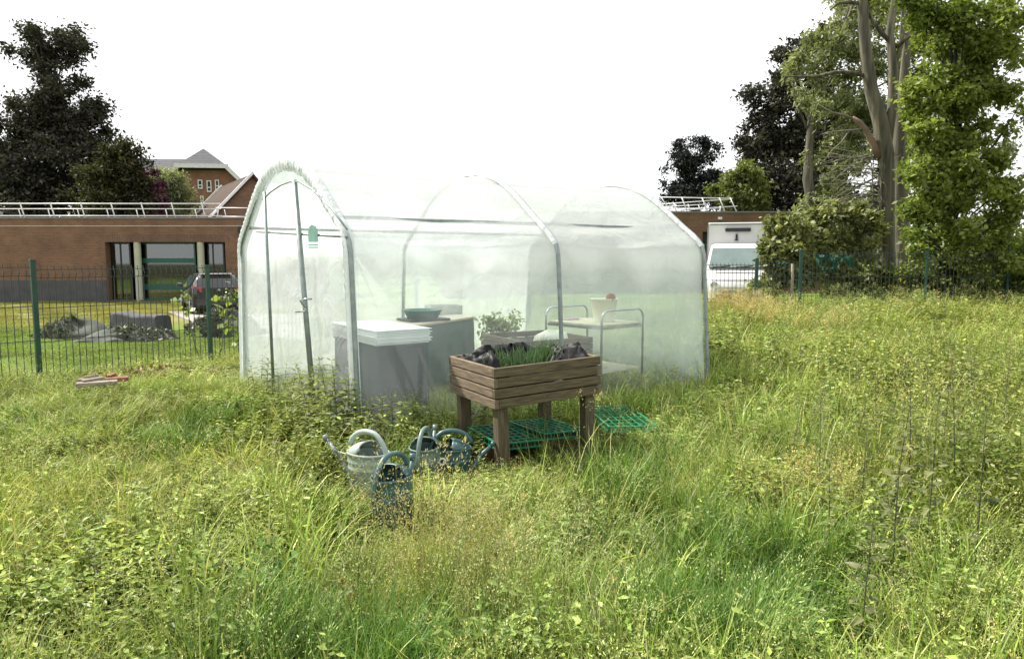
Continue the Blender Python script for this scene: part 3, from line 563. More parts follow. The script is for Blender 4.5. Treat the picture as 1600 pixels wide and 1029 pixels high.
for a, b in (((1033, 308), (1042, 322)), ((1065, 308), (1074, 331)), ((1097, 309), (1106, 331)), ((1124, 309), (1133, 331)), ((1141, 309), (1151, 331)), ((1053, 318), (1057, 331)), ((1075, 319), (1079, 331)), ((1091, 320), (1096, 331)), ((1100, 325), (1103, 331)), ((1126, 322), (1125, 331))): rr(a+(Yr+.35,), b+(Yr+.3,))
mb.build('railing', M['white_metal'], br)

# far gabled building
Yg = 60.0
def G(px, py, d=0.0): p = at(px, py, Yg); return Vector((p.x, Yg+d, p.z))
bg_ = thing('gabled_brick_building', 'red brown brick building with tall gable and grey hipped roof beyond the flat roofs', 'building', (X(320, Yg), Yg, -.5))
mb = MB(); wl = [G(262, 291), G(287, 261), G(352, 261), G(383, 287)]
wl = [Vector((wl[0].x, Yg, -.5))]+wl+[Vector((wl[3].x, Yg, -.5))]
DD = Vector((-.5, 1, 0)); mb.prism(wl, DD*14); mb.build('wall', M['brick2'], bg_)
mb = MB(); ap = G(318, 232); apb = ap+Vector((0, 4.2, 0)); e1, e2 = G(281, 258), G(357, 259); l0, r0 = G(256, 290), G(386, 287)
e1.y = e2.y = l0.y = r0.y = Yg-.5; apx = at(318, 232, Yg+2.6); back = DD*15
ridge_b = apx+DD*12
def slab(pts, t=.14):
    n = (Vector(pts[1])-Vector(pts[0])).cross(Vector(pts[2])-Vector(pts[0])).normalized()
    if n.z < 0: n = -n
    mb.prism(pts, -n*t)
slab([e1, e2, apx]); slab([l0, e1, apx, ridge_b, l0+back]); slab([e2, r0, r0+back, ridge_b, apx])
mb.build('roof', M['slate'], bg_)
mb = MB(); mb.bar(e1+Vector((-.2, -.08, -.1)), e2+Vector((.2, -.08, -.1)), .12, .34); mb.bar(l0+Vector((0, -.06, -.12)), e1+Vector((0, -.06, -.12)), .1, .32); mb.bar(e2+Vector((0, -.06, -.12)), r0+Vector((0, -.06, -.12)), .1, .32); mb.build('bargeboard', M['white_trim'], bg_)
mb = MB(); a = G(290, 266); b = G(354, 257); mb.span((a.x, Yg-.1, a.z), (b.x, Yg+.01, b.z-.3)); mb.build('gable_panel', M['frame_black'], bg_)
for (a, b, c, d) in ((309, 281, 317, 295), (323, 282, 331, 300), (336, 281, 343, 297), (313, 306, 319, 320)):
    p, q = G(a, b), G(c, d); f = MB()
    f.span((p.x, Yg-.06, q.z), (q.x, Yg+.02, q.z+.1)); f.span((p.x, Yg-.06, p.z-.08), (q.x, Yg+.02, p.z)); f.span((p.x, Yg-.06, q.z+.1), (p.x+.08, Yg+.02, p.z-.08)); f.span((q.x-.08, Yg-.06, q.z+.1), (q.x, Yg+.02, p.z-.08))
    zc = (p.z*.4+q.z*.6); f.span((p.x+.08, Yg-.055, zc-.04), (q.x-.08, Yg+.02, zc+.04))
    o = f.build('window', M['white_trim'], bg_); g = MB(); g.span((p.x+.02, Yg-.02, q.z+.02), (q.x-.02, Yg-.005, p.z-.02)); g.build('pane', M['carglass'], o)
# grey roofed wing to its left
Yw = 66.0
def Wp(px, py, d=0): p = at(px, py, Yw); return Vector((p.x, Yw+d, p.z))
bw = thing('grey_roofed_building', 'building with a broad grey tiled roof behind the pale willow', 'building', (X(240, Yw), Yw, -.5))
mb = MB(); a, b, c, d = Wp(150, 270), Wp(298, 270), Wp(262, 239), Wp(180, 239); c.y = d.y = Yw+4
slab([a, b, c, d]); slab([b, b+Vector((0, 8, 0)), c]); slab([a+Vector((0, 8, 0)), a, d]); slab([b+Vector((0, 8, 0)), a+Vector((0, 8, 0)), d, c]); mb.build('roof', M['slate'], bw)
mb = MB(); mb.span((a.x+.4, Yw+.4, -.5), (b.x-.4, Yw+7.6, a.z+.05)); mb.build('wall', M['brick2'], bw)
# small gabled building with brown tiles, axis running away to the left
A = at(394, 273, 42); Bk = Vector((X(348, 49, 292), 49.0, A.z)); ax = (Bk-A).normalized(); cr = Vector((-ax.y, ax.x, 0)); cr = cr if cr.x < 0 else -cr
bs = thing('small_gabled_building', 'small steep gabled brick building with brown tiled roof just behind the railings', 'building', (A.x, A.y, -.4))
hw = 3.6; dr = 3.9
el, er = A+cr*hw-Vector((0, 0, dr)), A-cr*hw-Vector((0, 0, dr)); lv = Bk-A
mb = MB(); mb.prism([Vector((el.x, el.y, -.4)), el, A-Vector((0, 0, .12)), er, Vector((er.x, er.y, -.4))], lv); mb.build('wall', M['brick'], bs)
mb = MB(); o1 = -ax*.25; up = Vector((0, 0, .06))
slab([el+o1+up-(A-el)*.03, A+o1+up, Bk-o1+up, el+lv-o1+up]); slab([A+o1+up, er+o1+up, er+lv-o1+up, Bk-o1+up]); mb.build('roof', M['tile'], bs)
for q in (o1*1.25, lv-o1): mb = MB(); mb.bar(el+q+up*2, A+q+up*2, .12, .14); mb.build('verge', M['white_trim'], bs)
mb = MB(); c = A-Vector((0, 0, 2.6))-ax*.02-cr*.5; mb.box(c, (1.5, .12, 1.3), math.atan2(cr.y, cr.x)); mb.build('window', M['frame_black'], bs)

# ------------------------------------------------------------------ vehicles
def car():
    t = thing('parked_car', 'black hatchback seen from behind, parked on the path before the brick building', 'car', (X(343, 25.2, 490), 25.2, gz(-10.5, 25.2)), R(31))
    def ring(y, w0, w1, zb_, zbelt, wr, zr_):
        h = [(w0*.86, zb_), (w0, zb_+.18), (w1, zbelt-.25), (w1*.985, zbelt), (wr, zr_-.05), (wr*.75, zr_)]
        return [Vector((-x, y, z)) for x, z in h]+[Vector((x, y, z)) for x, z in h[::-1]]
    st = [(-.02, .70, .72, .36, .92, .68, .97), (.04, .82, .83, .27, .96, .70, 1.03), (.22, .86, .86, .24, .98, .68, 1.28), (.42, .87, .87, .22, .97, .63, 1.43), (1.0, .87, .87, .2, .95, .60, 1.475), (1.9, .87, .87, .2, .94, .59, 1.46), (2.35, .87, .86, .2, .94, .62, 1.33), (2.95, .87, .85, .2, .93, .70, .985), (3.5, .85, .82, .22, .84, .66, .87), (3.9, .76, .70, .28, .70, .55, .73), (4.0, .66, .62, .36, .6, .48, .64)]
    b = MB(); b.rings([ring(*s) for s in st]); b.build('body', M['car_paint'], t, local=True, bevel=.02)
    g = MB(); g.quad((-.60, .165, 1.02), (.60, .165, 1.02), (.565, .40, 1.375), (-.565, .40, 1.375)); g.prism([(-.60, .11, 1.06), (.60, .11, 1.06), (.555, .345, 1.37), (-.555, .345, 1.37)], (0, .05, 0)); g.build('rear_window', M['sky_painted_glass'], t, local=True)
    for s in (-1, 1):
        g = MB(); g.prism([(s*.875, .75, 1.0), (s*.875, 1.55, .985), (s*.655, 1.55, 1.39), (s*.655, .72, 1.38)], (-s*.06, 0, -.01)); g.prism([(s*.875, 1.62, .985), (s*.87, 2.55, .97), (s*.665, 2.1, 1.37), (s*.655, 1.62, 1.39)], (-s*.06, 0, -.01)); g.build('side_window', M['carglass'], t, local=True)
        l = MB(); l.rings([[Vector((s*x, y, z)) for x, y, z in r] for r in ([(.56, -.055, .80), (.80, .0, .80), (.85, .25, .82), (.85, .25, 1.0), (.78, .03, 1.02), (.57, -.02, .99)], [(.56, .08, .80), (.78, .08, .80), (.82, .27, .82), (.82, .27, .99), (.76, .1, 1.0), (.57, .08, .98)])], smooth=False); l.build('tail_light', M['red_light'], t, local=True, bevel=.012)
        mi = MB(); mi.rings([[Vector((s*(.88+.11*k), 2.42+math.cos(a)*.07, 1.02+math.sin(a)*.075)) for a in np.linspace(0, 2*PI, 9)[:-1]] for k in (0, 1, 2)]); mi.build('mirror', M['car_paint'], t, local=True)
        for y in (.72, 3.2):
            wh = MB(); wh.lathe([(.20, -.09), (.29, -.1), (.315, -.06), (.315, .06), (.29, .1), (.20, .09)], n=24, cap0=True, cap1=True); wh.xf(Matrix.Translation((s*.80, y, .315)) @ Matrix.Rotation(R(90), 4, 'Y'))
            o = wh.build('wheel', M['rubber'], t, local=True); r_ = MB(); r_.lathe([(.0, .095), (.06, .11), (.19, .10), (.2, .07)], n=20, cap0=False); r_.lathe([(.0, -.095), (.06, -.11), (.19, -.10), (.2, -.07)], n=20, cap0=False)
            r_.xf(Matrix.Translation((s*.80, y, .315)) @ Matrix.Rotation(R(90), 4, 'Y')); r_.build('rim', M['rim'], o, local=True)
    bp = MB(); bp.rings([[Vector((x, -.09 if abs(x) < .6 else .02, z)) for x, z in ((-.86, k), (-.6, k), (.6, k), (.86, k))]+[Vector((.86, .3, k)), (Vector((-.86, .3, k)))] for k in (.26, .36, .56, .64)], smooth=False); bp.build('bumper', M['rubber'], t, local=True, bevel=.03)
    pl = MB(); pl.box((.05, -.1, .60), (.52, .02, .11)); pl.build('number_plate', M['plate'], t, local=True)
    ch = MB()
    for z in (.88, .915): ch.bar((-.06, -.035, z-.02), (0, -.035, z+.012), .02, .016, upv=(0, 1, 0)); ch.bar((0, -.035, z+.012), (.06, -.035, z-.02), .02, .016, upv=(0, 1, 0))
    ch.build('badge', M['chevron'], t, local=True)
    wp = MB(); wp.tube([(0, .10, 1.04), (.35, .19, 1.16)], .012, 5); wp.build('wiper', M['rubber'], t, local=True)
    sp = MB(); sp.box((0, .36, 1.455), (1.02, .22, .03)); sp.build('roof_spoiler', M['clear_light'], t, local=True, bevel=.01)  # pale colour stands in for sky reflected along the roof edge
M['sky_painted_glass'] = pmat('sky_painted_rear_glass', (0.28, 0.33, 0.31), 0.05, (0.2, 0.25, 0.23), 1.2, spec=0.9)  # sky reflection in the rear window put into a lighter glass colour
car()
def truck():
    Y = 24.0; x = X(1149, Y, 430); t = thing('box_truck', 'white box truck facing the camera, half hidden by the pale shrub', 'truck', (x, Y, gz(x, Y)), R(-15)); z0 = 0
    b = MB(); b.box((.06, 3.2, 1.95), (1.96, 3.6, 2.06)); b.build('cargo_box', M['white_paint'], t, local=True, bevel=.04)
    e = MB()
    for sx in (-.91, 1.03): e.box((sx, 1.385, 1.95), (.035, .02, 1.98))
    for zz in (1.0, 2.92): e.box((.06, 1.386, zz), (1.82, .02, .035))
    for k in range(1, 6): e.box((-.925, 1.45+.58*k, 1.95), (.012, .02, 1.95))
    e.build('edge_trim', M['trim_grey'], t, local=True)  # box frame edges, also standing in for shade lines on white
    e = MB(); e.tube([(-.90, -.60, 1.28), (-.60, -.80, 1.245), (.60, -.80, 1.245), (.90, -.60, 1.28)], .012, 5); e.tube([(-.80, -1.19, .99), (.80, -1.19, .99)], .012, 5)
    for sx in (-1, 1): e.tube([(sx*.965, .05, .5), (sx*.965, .05, 1.38)], .01, 5)
    e.build('seam_shade_line', M['trim_grey'], t, local=True)  # grey seams added as shade lines so the white cab reads
    def ring(y, w, zb_, zm, wt, zt_): return [Vector((-w*.94, y, zb_)), Vector((-w, y, zb_+.3)), Vector((-w, y, zm)), Vector((-wt, y, zt_-.06)), Vector((-wt*.85, y, zt_)), Vector((wt*.85, y, zt_)), Vector((wt, y, zt_-.06)), Vector((w, y, zm)), Vector((w, y, zb_+.3)), Vector((w*.94, y, zb_))]
    b = MB(); b.rings([ring(-1.3, .72, .42, .72, .66, .80), ring(-1.22, .86, .34, .86, .80, .96), ring(-.95, .93, .3, 1.08, .88, 1.15), ring(-.55, .95, .3, 1.26, .92, 1.36), ring(.05, .96, .3, 1.40, .84, 2.02), ring(.35, .96, .3, 1.42, .80, 2.2), ring(1.35, .96, .3, 1.42, .80, 2.24)]); b.build('cab', M['white_paint'], t, local=True, bevel=.03)
    g = MB(); g.prism([(-.88, -.60, 1.42), (.88, -.60, 1.42), (.76, .06, 2.06), (-.76, .06, 2.06)], (0, .09, -.02)); g.build('windscreen', M['screen'], t, local=True)
    wp = MB(); wp.tube([(-.75, -.63, 1.43), (-.2, -.56, 1.47)], .014, 5); wp.tube([(-.02, -.63, 1.43), (.5, -.56, 1.47)], .014, 5); wp.build('wiper', M['rubber'], t, local=True)
    u = MB(); u.box((.1, 1.35, 2.72), (.86, .14, .13)); u.build('vent_bar', M['frame_black'], t, local=True, bevel=.03)
    u = MB(); u.box((.06, 1.37, 2.47), (.07, .08, .19)); u.box((.06, 1.37, 2.36), (.13, .08, .03)); u.build('vent_bracket', M['frame_black'], t, local=True)
    gr = MB()
    for k in range(4): gr.box((0, -1.315+.02*k, .62+.045*k), (.9-.03*k, .03, .025))
    gr.box((0, -1.32, .5), (1.3, .05, .12)); gr.build('grille', M['rubber'], t, local=True)
    for s in (-1, 1):
        h = MB(); h.rings([[Vector((s*(.70+.13*math.cos(a)), y, .86+.10*math.sin(a))) for a in np.linspace(0, 2*PI, 13)[:-1]] for y in (-1.27, -1.1)]); h.build('headlight', M['clear_light'], t, local=True)
        m_ = MB(); m_.box((s*1.12, -.1, 1.62), (.16, .12, .3)); m_.tube([(s*.95, -.05, 1.5), (s*1.1, -.08, 1.52)], .025, 6); m_.build('mirror', M['frame_black'], t, local=True, bevel=.03)
        for y in (-.45, 3.8):
            wh = MB(); wh.lathe([(.22, -.11), (.33, -.12), (.36, -.07), (.36, .07), (.33, .12), (.22, .11)], n=24, cap0=True, cap1=True); wh.xf(Matrix.Translation((s*.86, y, .36)) @ Matrix.Rotation(R(90), 4, 'Y')); o = wh.build('wheel', M['rubber'], t, local=True)
            r_ = MB(); r_.lathe([(.0, .10), (.08, .12), (.21, .1)], n=20, cap0=False); r_.lathe([(.0, -.10), (.08, -.12), (.21, -.1)], n=20, cap0=False); r_.xf(Matrix.Translation((s*.86, y, .36)) @ Matrix.Rotation(R(90), 4, 'Y')); r_.build('rim', M['rim'], o, local=True)
M['trim_grey'] = pmat('grey_trim', (0.22, 0.22, 0.22), 0.5)
M['screen'] = pmat('windscreen_glass', (0.15, 0.20, 0.19), 0.05, (0.10, 0.14, 0.13), 1.5, spec=0.9)
truck()

# ------------------------------------------------------------------ lawn things
def rockmesh(name, label, cat, c, d, mat, seed, amp=.25, leafy=None, rz=0):
    t = thing(name, label, cat, (c[0], c[1], gz(c[0], c[1])))
    r0 = random.Random(seed); ph = [r0.uniform(0, 6) for _ in range(6)]
    mb = MB(); n = 26; rg = []
    for i in range(9):
        e = PI/2*i/8.0; z = math.sin(e); q = math.cos(e)
        rg.append([])
        for j in range(n):
            a = 2*PI*j/n; k = 1+amp*(math.sin(2*a+ph[0])*.5+math.sin(3*a+ph[1]+z*3)*.35+math.sin(5*a+ph[2]-z*4)*.25)
            p = Vector((math.cos(a)*q*k*d[0], math.sin(a)*q*k*d[1], z*d[2]*(1+.25*math.sin(3*a+ph[3]+q*4))-.03))
            p.rotate(Euler((0, 0, rz))); rg[-1].append(p+t.location)
    mb.rings(rg); mb.build('boulder', mat, t)
    if leafy:
        P = []
        for _ in range(leafy):
            i = r0.randrange(0, 8); j = r0.randrange(n); p = rg[i][j].lerp(rg[i+1][(j+1) % n], r0.random())
            if math.sin(p.x*3+ph[4])+math.sin(p.y*4+p.x*2+ph[5]) > -.5: P.append(p+Vector((0, 0, r0.uniform(0, .06))))
        leaf_mesh('ground_cover', P, .07, M['lf_ivy'], t)
    return t
p = gnd(205, 524, -.2); rockmesh('mossy_mound', 'long low mossy grey mound in front of the dark stone block', 'rock', p, (1.2, .45, .27), M['rock'], 3, .2, 2200, R(-8))
p = gnd(118, 520, -.2); rockmesh('mossy_mound', 'rounded mossy mound at the left edge of the lawn', 'rock', p, (1.0, .5, .42), M['rock'], 5, .2, 2200, R(5))
p = gnd(150, 528, -.2); rockmesh('flat_rock', 'flat bare grey slab lying between the two mossy mounds', 'rock', (p.x, p.y), (.55, .3, .12), M['rock'], 8, .25)
p = gnd(352, 522, -.25); rockmesh('leafy_mound', 'greyish leafy mound on the lawn below the black car', 'shrub', (p.x, p.y), (1.0, .5, .6), M['rock'], 9, .2, 3600)
a, b = gnd(183, 512, -.25), gnd(258, 520, -.25); mb = MB(); c = (a+b)/2; ang = math.atan2(b.y-a.y, b.x-a.x); Lb = (b-a).length
rg = []
for i, f in enumerate(np.linspace(0, 1, 9)):
    q = a.lerp(b, f); nrm_ = Vector((-math.sin(ang), math.cos(ang), 0)); h = .47+.03*math.sin(f*9); wv = .22
    lean = (.04 if i == 0 else (-.05 if i == 8 else 0))
    rg.append([q-nrm_*wv, q-nrm_*wv*.95+Vector((lean, 0, h*.9)), q-nrm_*wv*.7+Vector((lean, 0, h)), q+nrm_*wv*.7+Vector((lean, 0, h)), q+nrm_*wv+Vector((lean, 0, h*.9)), q+nrm_*wv])
mb.rings([[Vector((p.x, p.y, p.z-.02)) for p in r_] for r_ in rg], smooth=False)
tag(mb.build('stone_block', M['stone'], None, (c.x, c.y, -.25), bevel=.03), 'dark oblong stone block on the lawn behind the mossy mound', 'stone block')
for i, (q0, q1, lab, m_) in enumerate((((122, 611), (176, 609), 'pale weathered plank in the grass at the lower left, farther of two', 'plank'), ((120, 624), (185, 619), 'pale split plank lying nearest the camera at the lower left', 'plank'), ((160, 617), (202, 614), 'short reddish broken timber beside the two pale planks', 'clay'))):
    a, b = gnd(*q0, .03), gnd(*q1, .03); a.z = b.z = gz(a.x, a.y)+.17+.03*i; mb = MB(); mb.bar(a, b, .13, .05); mb.bar(a+Vector((.05, .05, .03)), b+Vector((-.2, .06, .04)), .06, .04)
    tag(mb.build('timber_plank', M[m_], None, tuple((a+b)/2), bevel=.008), lab, 'plank')
def heap():
    c = gnd(252, 590, 0); P = np.stack([c.x+rng.normal(size=1500)*.42, c.y+rng.normal(size=1500)*.16+0, rng.random(1500)*.12], 1); P[:, 1] += (P[:, 0]-c.x)*.55; P[:, 2] += ground_z(P[:, 0], P[:, 1])+.03
    o = leaf_mesh('bark_litter', P, .06, leafmat('dry_brown_leaves', (0.09, 0.045, 0.025), (0.26, 0.15, 0.08), 3, .1, .03), None, .5); tag(o, 'patch of dry brown leaf litter along the fence foot', 'litter', kind='stuff')
heap()

# ------------------------------------------------------------------ fences
def fence(name, label, pts, hts, spacing, post_px=None, posts=True, r=.0046):
    p0 = Vector(pts[0]); t = thing(name, label, 'fence', (p0.x, p0.y, gz(p0.x, p0.y)))
    for i in range(len(pts)-1):
        a, b = Vector(pts[i]), Vector(pts[i+1]); h = hts[i]; d = (b-a); L_ = d.length; d = d/L_; n_ = Vector((-d.y, d.x, 0)); za = min(gz(a.x, a.y), gz(b.x, b.y))+.04
        za = (gz(a.x, a.y)+gz(b.x, b.y))/2+.04
        mb = MB(); A0 = Vector((a.x, a.y, 0)); k = int(L_/spacing)
        zs = [0, .08, .55, 1.0]; zs = [z for z in zs if z < h-.15]+[h-.16, h-.05]
        for z in zs:
            off = n_*(-.03) if z == h-.10 else Vector((0, 0, 0))
            mb.bar(A0+Vector((0, 0, za+z))+off, A0+d*L_+Vector((0, 0, za+z))+off, r*2, r*2)
        for j in range(1, k+1):
            q = A0+d*(j*L_/(k+1)); e = Vector((0, 0, 1))
            pr = [q+e*(za), q+e*(za+h-.17), q+e*(za+h-.11)-n_*.035, q+e*(za+h-.05), q+e*(za+h)]
            for u, v in zip(pr[:-1], pr[1:]): mb.bar(u, v, r*1.7, r*1.7, upv=(d.x, d.y, 0))
        mb.build('mesh_panel', M['wire'], t)
    for i, p in enumerate(pts):
        h = hts[min(i, len(hts)-1)]; z = gz(p[0], p[1]); mb = MB(); d = Vector(pts[min(i+1, len(pts)-1)])-Vector(pts[max(i-1, 0)]); w_ = .062 if name == 'wire_fence' else (.075 if i < 5 else .045)
        mb.box((p[0], p[1], z+h/2), (w_, .05, h+.1), math.atan2(d.y, d.x)); mb.box((p[0], p[1], z+h+.065), (w_+.008, .058, .03), math.atan2(d.y, d.x)); mb.build('post', M['green_post'], t, bevel=.004)
    return t
pp = gnd(330, 575, -.1); d_ = (FB-FA).normalized()
def along(s): return (pp.x+d_.x*s, pp.y+d_.y*s)
d_ = Vector((.558, .83, 0))
lp = [along(s) for s in (-7.5, -5, -2.5, 0, 2.5, 5.0)]
fence('wire_fence', 'dark green wire mesh fence on the left with the lawn behind it', [(x, y, 0) for x, y in lp], [1.56]*5, .088)
rp = [(-2.09, 15.56, 0), (.4, 16.2, 0), (2.4, 16.7, 0), (4.4, 17, 0), (6.9, 17, 0), (9.4, 17.0, 0), (11.9, 17.1, 0), (14.4, 17.2, 0)]
rp[5] = (X(1449, 17), 17, 0); rp[3] = (X(1183, 17), 17, 0); rp[4] = (X(1252, 17), 17, 0)
t = fence('mesh_fence', 'wire mesh fence with dark posts running before the shrubs on the right', rp, [1.4, 1.4, 1.4, 1.4, 1.62, 1.62, 1.62], .1, r=.0056)
# torn green netting hung on the fence
for (x0, y0, x1, y1) in ((1275, 398, 1335, 422), (1216, 410, 1232, 416), (1284, 417, 1304, 427)):
    mb = MB()
    g = [[at(x0+(x1-x0)*i/14, y0+(y1-y0)*(j/6)*(0.7+.3*math.sin(i*1.1)), 17.06+.05*math.sin(i*1.3+j)) for i in range(15)] for j in range(7)]
    for j in range(6):
        for i in range(14):
            if j == 2 or math.sin(i*2.7+j*1.9)+math.sin(i*.9-j*2.3) > -.9: mb.add([g[j][i], g[j][i+1], g[j+1][i+1], g[j+1][i]], [(0, 1, 2, 3)], 0, True)
    tag(mb.build('torn_netting', M['netting'], None, tuple(at((x0+x1)/2, (y0+y1)/2, 17.06))), {1275: 'large torn piece of green netting on the right fence before the shrubs', 1216: 'small scrap of green netting left of the dark fence post', 1284: 'narrow green netting scrap hanging below the large torn piece'}[x0], 'netting', 'scraps of green netting on the right fence')
mb = MB(); a = at(1238, 412, 16.9); mb.tube([a, at(1238, 440, 16.9), (a.x, 16.9, gz(a.x, 16.9)-.05)], [.03, .035, .04], 8); tag(mb.build('wooden_stake', M['plank'], None, (a.x, 16.9, .2)), 'thin pale wooden stake just left of the right fence post', 'stake')

# ------------------------------------------------------------------ polytunnel
O = Vector((-2.4993, 7.8668, 0)); PH = .605; LT = 4.671; AW = 1.871; ZS = 1.854; HT = 2.715; FL = .13; C1 = (1.196, 2.226); C2 = .94
U = Vector((math.cos(PH), math.sin(PH), 0)); NN = Vector((math.sin(PH), -math.cos(PH), 0))   # NN points to the camera side
def prof(t):    # t in -1..1 : near foot (+1) .. far foot (-1); returns (n, z)
    s = 1 if t >= 0 else -1; q = abs(t)
    if q > .55:
        f = (q-.55)/.45; n_ = AW+FL*f; z = ZS*(1-f)
        r = .10   # soften the shoulder
        if f < .1: k = (.1-f)/.1; n_ -= .035*k*k; z -= .02*k
        return s*n_, z
    f = 1-q/.55   # 0 at shoulder, 1 apex
    g = 1-f; n_ = g**3*AW+3*f*g*g*C1[0]+3*f*f*g*C2; z = g**3*ZS+3*f*g*g*C1[1]+3*f*f*g*HT+f**3*HT
    if f < .1: k = (.1-f)/.1; n_ -= .035*k*k; z -= .02*k
    return s*n_, z
def TP(t, l, out=0.0):
    n_, z = prof(t); n1, z1 = prof(min(1, t+.01)); n0, z0 = prof(max(-1, t-.01)); dn, dz = n1-n0, z1-z0; m = math.hypot(dn, dz) or 1
    nx_, nz_ = -dz/m, dn/m
    return O+U*l+NN*(n_+nx_*out)+Vector((0, 0, max(z+nz_*out, -.05)))
def tl(n_, z, l): return O+U*l+NN*n_+Vector((0, 0, z))
tun = thing('polytunnel', 'arched polytunnel greenhouse of milky plastic film on grey tube hoops', 'greenhouse', tuple(O+U*LT/2))
def wob(a, b, seed): return math.sin(a*3.1+b*5.3+seed)*.5+math.sin(a*7.7-b*3.9+seed*2)*.3+math.sin(a*13.1+b*11.7+seed*3)*.2
mb = MB(); nt_, nl_ = 96, 110; vs = []
for i in range(nt_+1):
    t = -1+2*i/nt_
    for j in range(nl_+1):
        l = LT*j/nl_; bay = abs(math.sin(PI*l/(LT/2))); q = abs(t)
        sag = -.028-.03*bay*(1 if q > .56 else 1.2)
        sag += .010*bay*wob(t*6, l*1.4, 1.0)
        if .38 < q < .62: sag += .022*bay*math.sin((q-.38)*62+math.sin(l*1.8)*1.3+l*.6)*(1-abs(q-.5)/.12)   # slack folds over the shoulder
        if q > .62: sag += .016*bay*wob(l*2.2, t*1.3, 4.0)+.05*(q-.6)*bay*(math.sin(l*9+math.sin(l*2.3)*2+q*3)+.6*math.sin(l*17+q*5))
        vs.append(TP(t, l, sag))
mb.add(vs, [(i*(nl_+1)+j, (i+1)*(nl_+1)+j, (i+1)*(nl_+1)+j+1, i*(nl_+1)+j+1) for i in range(nt_) for j in range(nl_)], 0, True)
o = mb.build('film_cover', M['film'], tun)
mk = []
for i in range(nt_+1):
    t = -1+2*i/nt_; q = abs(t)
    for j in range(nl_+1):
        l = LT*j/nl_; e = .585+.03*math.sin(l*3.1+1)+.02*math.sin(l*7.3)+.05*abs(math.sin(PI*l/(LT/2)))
        k = 1-float(sstep(e-.06, e+.07, q)); k = max(k, .22*float(sstep(.9, 1.0, q)))  # roof glare as extra milkiness, fading below the shoulder; dust along the foot
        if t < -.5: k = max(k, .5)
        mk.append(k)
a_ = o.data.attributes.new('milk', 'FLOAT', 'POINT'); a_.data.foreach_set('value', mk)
def end_panel(l, sgn, name, mat):
    mb = MB(); ny_ = 40; vs = []
    T_ = [(-1+2*i/60) for i in range(61)]
    for t in T_:
        n_, z = prof(t)
        for k in range(ny_+1):
            f = k/ny_; zz = z*(1-f)-.03*f
            depth = sgn*(.012*wob(n_*2.2, zz*2.0, 2.0+sgn)+.018*math.sin(n_*9+zz*2.3*math.sin(n_*1.7))*(1-abs(n_)/2.6))
            vs.append(tl(n_*.985, zz, l+depth))
    mb.add(vs, [(i*(ny_+1)+k, i*(ny_+1)+k+1, (i+1)*(ny_+1)+k+1, (i+1)*(ny_+1)+k) for i in range(60) for k in range(ny_)], 0, True)
    return mb.build(name, mat, tun)
end_panel(.02, -1, 'front_panel', M['film_end']); end_panel(LT-.02, 1, 'back_panel', M['film_back'])
# gathered edge of the film round the front hoop
mb = MB(); vs = []; nn = 420
for i in range(nn+1):
    t = -1+2*i/nn; up_ = 1-float(sstep(.5, .62, abs(t)))
    g = (math.sin(i*1.3)+.6*math.sin(i*2.9+1)+.5*math.sin(i*.61)); wd = (.03+.13*math.exp(-(t/.46)**2))*(1+.05*math.sin(i*.37)+.03*math.sin(i*1.1))
    ro = -.03+.066*up_
    for k, (o_, dl) in enumerate(((ro-.03, .06), (ro, .025), (ro, -.03), (ro-.25*wd, -.055), (ro-.62*wd, -.05), (ro-wd, -.03))):
        am = (0, .001, .002, .004, .0045, .003)[k]*(.3+.7*up_)
        vs.append(TP(t, dl+am*g, o_+am*.4*g))
mb.add(vs, [(i*6+k, i*6+k+1, (i+1)*6+k+1, (i+1)*6+k) for i in range(nn) for k in range(5)], 0, True); mb.build('gathered_hem', M['film_band'], tun)
TS = [-1+2*i/72 for i in range(73)]
for l in (0, LT/2, LT):
    mb = MB(); mb.tube([TP(t, l,   .005) for t in TS], .024, 10); mb.build('hoop', M['steel'], tun)
for l in (LT/2, LT-.0):   # white film strips clipped over the hoops above the shoulder
    mb = MB(); vs = []
    for t in [x for x in TS if abs(x) < .57]:
        for dl, o_ in ((-.034, -.012), (-.02, .028), (.02, .028), (.034, -.012)): vs.append(TP(t, l+dl, o_))
    k = len(vs)//4; mb.add(vs, [(i*4+j, i*4+j+1, (i+1)*4+j+1, (i+1)*4+j) for i in range(k-1) for j in range(3)], 0, True); mb.build('hoop_strip', M['film_band'], tun)
for t in (-.43, .43, 0.0):
    mb = MB(); mb.tube([TP(t, -.0, -.075), TP(t, LT, -.075)], .019, 8); mb.build('purlin', M['steel'], tun)
def on_front(px, py, l=-.03):
    r = ray(px, py); P0 = O+U*l-Vector((0, 0, EYE)); s = P0.dot(U)/r.dot(U); p = r*s+Vector((0, 0, EYE)); q = p-O; return q.dot(NN), p.z
for a, b in (((416, 300), (428, 560)), ((463, 282), (487, 560))):
    n0, z0 = on_front(*a); n1, z1 = on_front(*b); k = (n1-n0)/(z1-z0)
    mb = MB(); mb.tube([tl(n0, z0, -.05), tl(n0+k*(-.02-z0), -.02, -.05)], .027 if a[0] > 450 else .018, 10); mb.build('door_post', M['steel'], tun)
arc = [on_front(*p) for p in ((413, 312), (425, 300), (440, 290), (455, 284), (470, 284), (492, 297), (520, 325), (545, 358))]
mb = MB(); mb.tube([tl(n_, z, -.045) for n_, z in arc], .009, 6); mb.build('seam', M['steel'], tun)
n_, z = on_front(400, 362); n2, z2 = on_front(540, 370); mb = MB(); mb.tube([tl(n_, z, -.02), tl(n2, z2-.0, -.02)], .012, 6); mb.build('crossbar', M['steel'], tun)
mb = MB(); h = [on_front(*p, l=-.12) for p in ((478, 467), (469, 469), (478, 486), (464, 487))]
